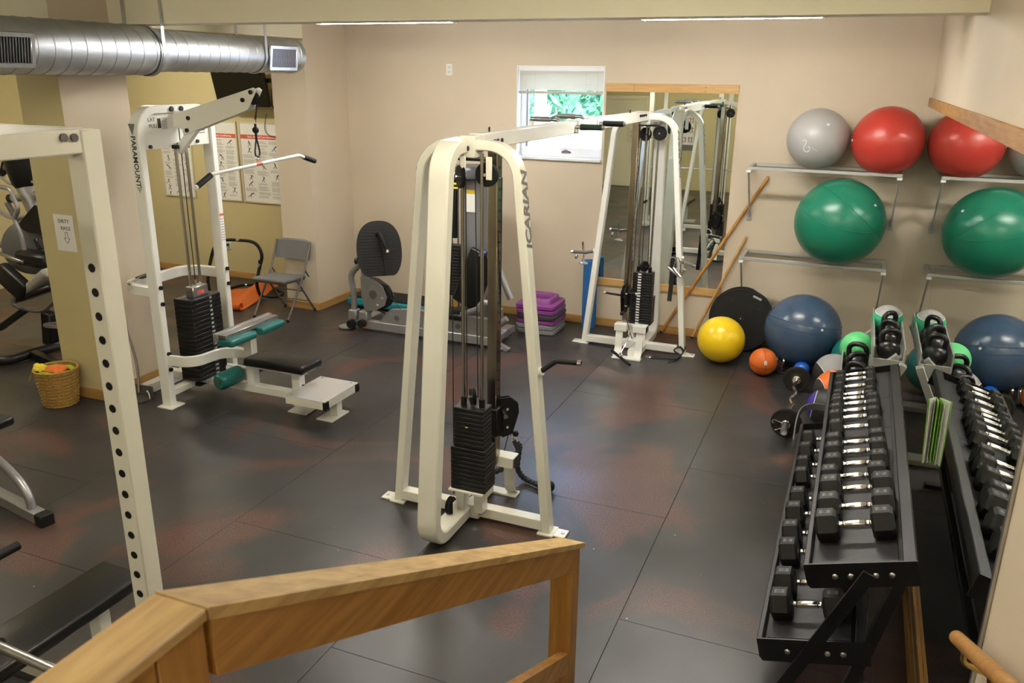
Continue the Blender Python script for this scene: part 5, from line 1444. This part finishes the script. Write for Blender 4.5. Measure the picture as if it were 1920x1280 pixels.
# ------------------------------------------------------------------ folding chair
ch = thing('folding_chair', 'grey padded metal folding chair in front of the pier', 'chair', (-5.74, 7.305, 0))
xl, xr = -5.965, -5.515
for x_ in (xl, xr):
    MB().tube([(x_, 7.055, .012), (x_, 7.405, .50), (x_, 7.530, .76), (x_*1.0, 7.540, .80)], .0125, 10).build('front_leg', M_greymet, ch)
    MB().tube([(x_+(.02 if x_ == xl else -.02), 7.575, .012), (x_+(.02 if x_ == xl else -.02), 7.255, .45)], .011, 10).build('rear_leg', M_greymet, ch)
    for y_ in (7.055, 7.575): 
        xx = x_ if y_ < 7.255 else x_+(.02 if x_ == xl else -.02)
        MB().cyl((xx, y_, 0), (xx, y_, .03), .015, 10).build('rubber_foot', M_rubber, ch)
    MB().bar((x_, 7.415, .50), (x_, 7.475, .42), .006, .022, (1, 0, 0)).build('folding_link', M_greymet, ch)
for (y_, z_) in ((7.495, .13), (7.395, .27)): MB().cyl((xl+.02, y_, z_), (xr-.02, y_, z_), .007, 8).build('cross_bar', M_greymet, ch)
MB().cyl((xl, 7.195, .19), (xr, 7.195, .19), .007, 8).build('cross_bar', M_greymet, ch)
MB().box((-5.74, 7.245, .435), (.43, .40, .035), Matrix.Rotation(math.radians(-3), 3, 'X'), .014, 3).build('seat', M_greyfab, ch)
MB().box((-5.74, 7.245, .412), (.41, .38, .02), Matrix.Rotation(math.radians(-3), 3, 'X'), .005).build('seat_pan', M_greymet, ch)
q = MB(); rows = []
for k in range(13):
    u = k/12*2-1; x_ = -5.74+u*.225; bow = .022*(1-u*u)
    rows.append([V((x_, 7.490+bow, .60)), V((x_, 7.515+bow, .60)), V((x_, 7.560+bow, .80-.02*abs(u)**6)), V((x_, 7.550+bow, .815-.025*abs(u)**6)), V((x_, 7.530+bow, .80-.02*abs(u)**6))])
q.loft(rows); q.build('backrest', M_greyfab, ch)

# ------------------------------------------------------------------ ab roller and mat
ab = thing('ab_roller', 'black tubular ab roller frame by the alcove opening', 'ab roller', (-6.6, 7.6, 0))
A7 = lambda x, y, Y=7.55: aty(x, y, Y)
arch = [A7(393, 545, 7.45), A7(390, 520, 7.45), A7(398, 475), A7(408, 456), A7(424, 450), A7(446, 450), A7(472, 453), A7(485, 463), A7(491, 480), A7(487, 500), A7(482, 525, 7.5), A7(483, 540, 7.55)]
e_ = atz(492, 556, .03); f_ = atz(520, 556, .03); g_ = atz(530, 550, .03)
MB().tube(smooth(arch+[e_, f_, g_], 5), .019, 10).build('handle_arch', M_rubber, ab)
MB().cyl(A7(444, 450), A7(450, 450.3), .0205, 12).build('joint_band', M_chrome, ab)
MB().tube([A7(487.5, 494), A7(485.2, 506), A7(482, 518, 7.52)], .0195, 12).build('chrome_section', M_silver, ab)
MB().cyl(A7(488, 488), A7(488, 493), .024, 12).build('height_clamp', M_black, ab)
h_ = [atz(414, 549, .03), atz(430, 541, .03), atz(460, 534, .03), atz(500, 536, .03), atz(528, 548, .03)]
MB().tube(smooth(h_, 6), .017, 10).build('rocker_rail', M_rubber, ab)
MB().tube([h_[0], h_[0].lerp(h_[1], .8)], .0176, 12).build('chrome_section', M_silver, ab)
MB().tube([h_[2].lerp(h_[3], -.1), h_[2].lerp(h_[3], .1)], .0176, 12).build('joint_band', M_chrome, ab)
mt = thing('exercise_mat', 'orange exercise mat curled loosely on the alcove floor', 'mat', (-6.6, 7.6, 0))
FL, FR, BL, BR = atz(380, 576), atz(449, 585), atz(436, 541), atz(523, 546)
ss = lambda t_: max(0, min(1, t_))**2*(3-2*max(0, min(1, t_)))
rows = []
for i in range(12):                                       # the rolled front edge
    a = math.radians(-30+i*300/11)
    row = []
    for k in range(11):
        t_ = k/10; p0 = FL.lerp(FR, t_); d = (BL.lerp(BR, t_)-p0).normalized()
        row.append(p0+d*(.045+.045*math.cos(a))+V((0, 0, .049+.045*math.sin(a))))
    rows.append(row)
for i in range(1, 17):
    s_ = i/16; row = []
    for k in range(11):
        t_ = k/10; p0 = FL.lerp(FR, t_); p1 = BL.lerp(BR, t_); d = (p1-p0).normalized(); L0 = (p1-p0).length
        z = .005+.15*ss(s_*1.1)*math.exp(-((t_-.62-.15*s_)/.24)**2)+.02*math.sin(6*s_+3*t_)**2*s_
        row.append(p0+d*(.055+(L0-.055)*s_)+V((0, 0, z)))
    rows.append(row)
q = MB(); bm = q.bm; top = [[bm.verts.new(p) for p in r] for r in rows]
for i in range(len(rows)-1):
    for k in range(10): bm.faces.new((top[i][k], top[i+1][k], top[i+1][k+1], top[i][k+1]))
bmesh.ops.solidify(bm, geom=bm.faces[:], thickness=.006)
q.build('mat_sheet', M_orange, mt, angle=60)

# ------------------------------------------------------------------ leg press
YP = 7.16
lp = thing('leg_press_machine', 'silver leg press machine with ridged black foot plate and tower', 'leg press', (-3.9, 7.3, 0))
A8 = lambda x, y, Y=YP: aty(x, y, Y)
LP = lambda name, m_, *a, **k: MB().bb(*a, **k).build(name, m_, lp)
LP('base_rail', M_silver, -4.78, -3.10, YP-.04, YP+.04, .03, .12, bev=.006)
LP('rear_rail', M_silver, -4.55, -3.10, YP+.26, YP+.34, .03, .12, bev=.006)
for x_ in (-4.80, -3.06):
    MB().lathe([(.085, 0), (.085, .022), (.06, .03)], (x_-.03, YP, 0), (0, 0, 1), 20).build('round_foot', M_silver, lp)
    MB().lathe([(.09, 0), (.09, .008)], (x_-.03, YP, 0), (0, 0, 1), 20).build('foot_rubber', M_rubber, lp)
LP('base_cross', M_silver, -4.72, -4.60, YP-.02, YP+.36, .04, .11, bev=.006)
LP('base_cross', M_silver, -3.2, -3.1, YP-.02, YP+.50, .04, .11, bev=.006)
q = MB(); q.prism([(-4.42, .12), (-3.18, .12), (-3.18, .30), (-4.02, .30), (-4.28, .27)], (0, YP, 0), (1, 0, 0), (0, 0, 1), .06); side = q.build('carriage_beam', M_silver, lp)
for x_ in (-4.2, -4.02, -3.84, -3.5): MB().cyl((x_, YP-.0301, .19), (x_, YP-.034, .19), .03, 16).build('lightening_hole', M_greymet, side)
MB().bb(-4.62, -4.55, YP-.0415, YP-.0402, .055, .10).build('brand_sticker', M_redprint, lp)
for x_, z_ in ((-4.73, .075), (-4.60, .095)):
    MB().cyl((x_, YP-.10, z_), (x_, YP-.04, z_), .042, 18).build('adjuster_knob', M_rubber, lp)
    MB().bb(x_-.05, x_+.05, YP-.05, YP+.05, .11, .22, .012).build('arm_socket', M_silver, lp)
b1 = V((-4.73, YP, .2)); b2 = V((-4.58, YP+.05, .2))
MB().tube(smooth([b1, A8(663, 545), A8(659, 515), A8(672, 497), A8(682, 470)], 5), .032, 12).build('press_arm', M_silver, lp)
MB().tube(smooth([b2, A8(694, 545), A8(686, 520), A8(684, 505), A8(700, 490, YP+.05)], 5), .036, 12).build('press_arm', M_silver, lp)
fpc = A8(711, 470, YP-.05)
nrm = V((.62, -.74, .26)).normalized(); e1 = V((0, 0, 1)).cross(nrm).normalized(); e2 = nrm.cross(e1)
poly = []
for k in range(36):
    a = 2*PI*k/36; x_ = .225*math.copysign(abs(math.cos(a))**.8, math.cos(a)); z_ = .30*math.copysign(abs(math.sin(a))**.85, math.sin(a))
    if z_ < -.255: z_ = -.255
    poly.append((x_, z_))
fp = MB().prism(poly, fpc, e1, e2, .05).build('foot_plate', M_rubber, lp)
for k in range(17):
    z_ = -.235+.03*k; w_ = .205*math.sqrt(max(.05, 1-(z_/.30)**2))
    MB().bar(fpc+nrm*.026+e2*z_-e1*w_, fpc+nrm*.026+e2*z_+e1*w_, .010, .006, nrm, .001).build('tread_rib', M_rubber, fp)
MB().bar(fpc+nrm*.03+e1*.03+e2*.12, fpc+nrm*.03+e1*.06-e2*.24, .035, .012, nrm).build('centre_rib', M_rubber, fp)
MB().tube(fillet([fpc+nrm*.02-e1*.01+e2*.16, fpc+nrm*.13+e1*.0+e2*.17, fpc+nrm*.13+e1*.06-e2*.0], .06), .021, 10).build('release_handle', M_rubber, fp)
hh = fpc+nrm*.13+e1*.06; MB().cyl(hh, hh-e2*.03+e1*.004, .02, 10).build('handle_tip', M_chrome, fp)
MB().cyl(A8(668, 490), A8(673, 489), .038, 16).build('pivot_knob', M_black, lp)
cm = A8(706, 556)
poly = [(-.17, .22), (-.02, .20), (.10, .13), (.15, .02), (.12, -.08), (0, -.15), (-.13, -.17), (-.17, 0)]
MB().prism([(x_*.95, z_*.95) for x_, z_ in poly], cm+V((0, -.03, 0)), (1, 0, 0), (0, 0, 1), .012).build('cam_plate', M_silver, lp)
MB().prism([(x_*.95+.03, z_*.9) for x_, z_ in poly], cm+V((0, .06, 0)), (1, 0, 0), (0, 0, 1), .012).build('cam_plate', M_silver, lp)
MB().cyl(cm+V((.05, -.02, 0)), cm+V((.05, .05, 0)), .125, 24).build('cam_pulley', M_rubber, lp)
MB().cyl(cm+V((-.02, -.0365, .03)), cm+V((-.02, -.038, .03)), .045, 18).build('cam_bore', M_greymet, lp)
for dx, dz in ((.09, .0), (.03, -.08)): MB().sphere(cm+V((dx, -.038, dz)), .014, 10, 6).build('cam_bolt', M_steel, lp)
MB().tube([cm+V((.12, .0, .06)), A8(752, 580)], .004, 6).build('cable', M_cable, lp)
MB().tube([cm+V((.0, .0, -.14)), A8(726, 590)], .006, 6).build('cable', M_cable, lp)
MB().bar(A8(716, 605), A8(734, 586), .05, .02, (0, 1, 0)).build('stop_bracket', M_steel, lp)
# seat and back pad
MB().bar(A8(872, 572, YP+.1), A8(908, 474, YP+.1), .30, .075, (0, -1, .3), .025, 3).build('back_pad', M_vinyl, lp)
MB().sphere(A8(908, 476, YP+.1), .04, 14, 8, (1, 3, 1)).build('head_cushion', mat('blue_vinyl', (.02, .03, .09), .25), lp)
MB().bar(A8(845, 585, YP+.1), A8(880, 590, YP+.1), .32, .07, (0, 0, 1), .025, 3).build('seat_pad', M_vinyl, lp)
MB().bar(A8(900, 580, YP+.12), A8(918, 500, YP+.12), .06, .05, (0, 1, 0), .004).build('back_support', M_silver, lp)
MB().tube(fillet([A8(866, 590, YP-.05), A8(880, 585, YP-.05), A8(895, 580, YP-.1), A8(905, 567, YP-.1), A8(935, 570, YP-.1)], .03), .03, 12).build('seat_arm', M_silver, lp)
MB().tube([A8(925, 480, YP+.3), A8(958, 560, YP+.3)], .035, 12).build('rear_strut', M_silver, lp)
MB().bb(-3.15, -3.04, YP-.05, YP+.06, .28, .42, .01).build('end_bracket', M_silver, lp)
MB().tube([A8(932, 610, YP-.02), A8(950, 597, YP-.02)], .03, 12).build('stub_tube', M_silver, lp)
MB().prism([(0, 0), (.14, 0), (.16, .02), (.06, .06), (.04, .22), (0, .22)], (-3.11, YP, .0), (1, 0, 0), (0, 0, 1), .06).build('end_foot', M_silver, lp)
# weight tower
tx, ty = -3.52, 7.62
MB().lathe([(.13, 0), (.13, 1.60)], (tx, ty, .05), (0, 0, 1), 28).build('tower_shroud', mat('grey_shroud', (.22, .22, .24), .4, .3), lp)
MB().lathe([(.18, 0), (.20, .02), (.20, .09), (.17, .13), (.001, .135)], (tx-.04, ty-.06, 1.60), (0, 0, 1), 28).build('tower_cap', mat('dark_cap', (.045, .045, .055), .35), lp)
text('HOIST', .06, M_whiteprint, lp, (tx-.12, ty-.265, 1.665), (1, .12, 0), (0, 0, 1), shear=.3)
MB().bb(tx-.055, tx+.045, ty-.134, ty-.131, 1.28, 1.50).build('instruction_label', M_paper, lp); MB().bb(tx-.055, tx+.045, ty-.1355, ty-.1345, 1.46, 1.50).build('label_header', mat('yellow_print', (.8, .6, .05), .5), lp)
src = None
for k in range(16):
    Mx = Matrix.Translation((tx-.21, ty-.1, .42+.033*k))
    if src is None:
        q = MB().box((0, 0, 0), (.20, .11, .031), None, .003); src = q.build('weight_plate', M_iron, lp, local=True); src.matrix_local = WM[lp.name].inverted() @ Mx
    else: share(src, lp, Mx, 'weight_plate')
for dx in (-.05, .05): MB().cyl((tx-.21+dx, ty-.1, .1), (tx-.21+dx, ty-.1, 1.6), .011, 8).build('guide_rod', M_chrome, lp)
MB().bb(tx-.25, tx-.17, ty-.13, ty-.05, 1.0, 1.62, .005).build('rod_guard', M_black, lp)
for z_ in (1.52, 1.56): MB().bb(tx-.16, tx-.08, ty-.268, ty-.262, z_, z_+.018).build('caution_mark', mat('yellow_mark', (.7, .55, .05), .5), lp)
q = MB(); q.tube(smooth([A8(868, 440, YP+.25), A8(866, 470, YP+.25), A8(872, 500, YP+.25), A8(868, 540, YP+.25)], 5), .012, 8); q.build('coiled_tether', M_rubber, lp)
for k in range(14): MB().torus((tx-.115, ty-.16, .62+.022*k), (0, .2, 1), .016, .005, 12, 5).build('tether_coil', M_rubber, lp)
LP('tower_base', M_silver, tx-.33, tx+.12, ty-.2, ty+.1, 0, .06, bev=.006)

# aerobic step behind the leg press
st = thing('aerobic_step', 'long black aerobic step with teal sides by the back wall', 'aerobic step', (-4.75, 8.06, 0))
M_tealp = mat('teal_plastic', (.008, .22, .27), .45)
MB().bb(-5.30, -4.15, 7.86, 8.26, .02, .115, .03, 3).build('body', M_tealp, st)
MB().bb(-5.27, -4.18, 7.89, 8.23, .1155, .135, .008).build('rubber_top', M_rubber, st)
for x_ in (-5.15, -4.3):
    for y_ in (7.95, 8.17): MB().cyl((x_, y_, 0), (x_, y_, .03), .05, 14).build('foot', M_rubber, st)
# stack of risers
M_pur = mat('purple_plastic', (.23, .045, .24), .4); M_dg = mat('charcoal_plastic', (.045, .045, .047), .45); M_lg = mat('grey_plastic', (.20, .20, .21), .45)
rx, ry, hs = -2.93, 7.98, .215
names = [(M_lg, 'grey step riser at the bottom of the stack'), (M_lg, 'grey step riser second from the bottom of the stack'), (M_pur, 'purple step riser third from the bottom, on the grey ones'), (M_dg, 'charcoal step riser between the purple ones in the stack'), (M_pur, 'purple step riser just under the topmost one'), (M_pur, 'purple hollow step riser on top of the stack')]
def rring(q, hx, hz0, hz1, w_, cx, cy, bev):
    q.bb(cx-hx, cx+hx, cy-hx, cy-hx+w_, hz0, hz1, bev, 2); q.bb(cx-hx, cx+hx, cy+hx-w_, cy+hx, hz0, hz1, bev, 2)
    q.bb(cx-hx, cx-hx+w_, cy-hx+w_*.5, cy+hx-w_*.5, hz0, hz1, bev, 2); q.bb(cx+hx-w_, cx+hx, cy-hx+w_*.5, cy+hx-w_*.5, hz0, hz1, bev, 2)
z = 0
for i, (m_, lab) in enumerate(names):
    t = thing('step_riser', lab, 'step riser', (rx, ry, z), 0, 'stacked step risers')
    jx, jy = rx+random.uniform(-.008, .008), ry+random.uniform(-.008, .008)
    def loop(h, zz): 
        r = .05; pts = []
        for cx, cy, a0 in ((h-r, h-r, 0), (-h+r, h-r, 90), (-h+r, -h+r, 180), (h-r, -h+r, 270)):
            for k in range(5): a = math.radians(a0+k*22.5); pts.append(V((jx+cx+r*math.cos(a), jy+cy+r*math.sin(a), zz)))
        return pts
    q = MB(); q.loft([loop(hs-.012, z+.0), loop(hs, z+.008), loop(hs, z+.04), loop(hs-.012, z+.05), loop(hs-.065, z+.052), loop(hs-.07, z+.0)], closed=True); q.build('skirt', m_, t, angle=50)
    zc = z+.05
    q = MB(); q.loft([loop(hs-.05, z+.02), loop(hs-.055, zc+.045), loop(hs-.065, zc+.055), loop(hs-.085, zc+.055), loop(hs-.095, zc+.045), loop(hs-.095, z+.02)], closed=True); 
    if i == len(names)-1: q.build('raised_collar', m_, t, angle=50)
    else: q.bm.free(); MB().bb(jx-hs+.085, jx+hs-.085, jy-hs+.085, jy+hs-.085, z+.01, z+.05, .01).build('raised_collar', m_, t)
    z += .0535
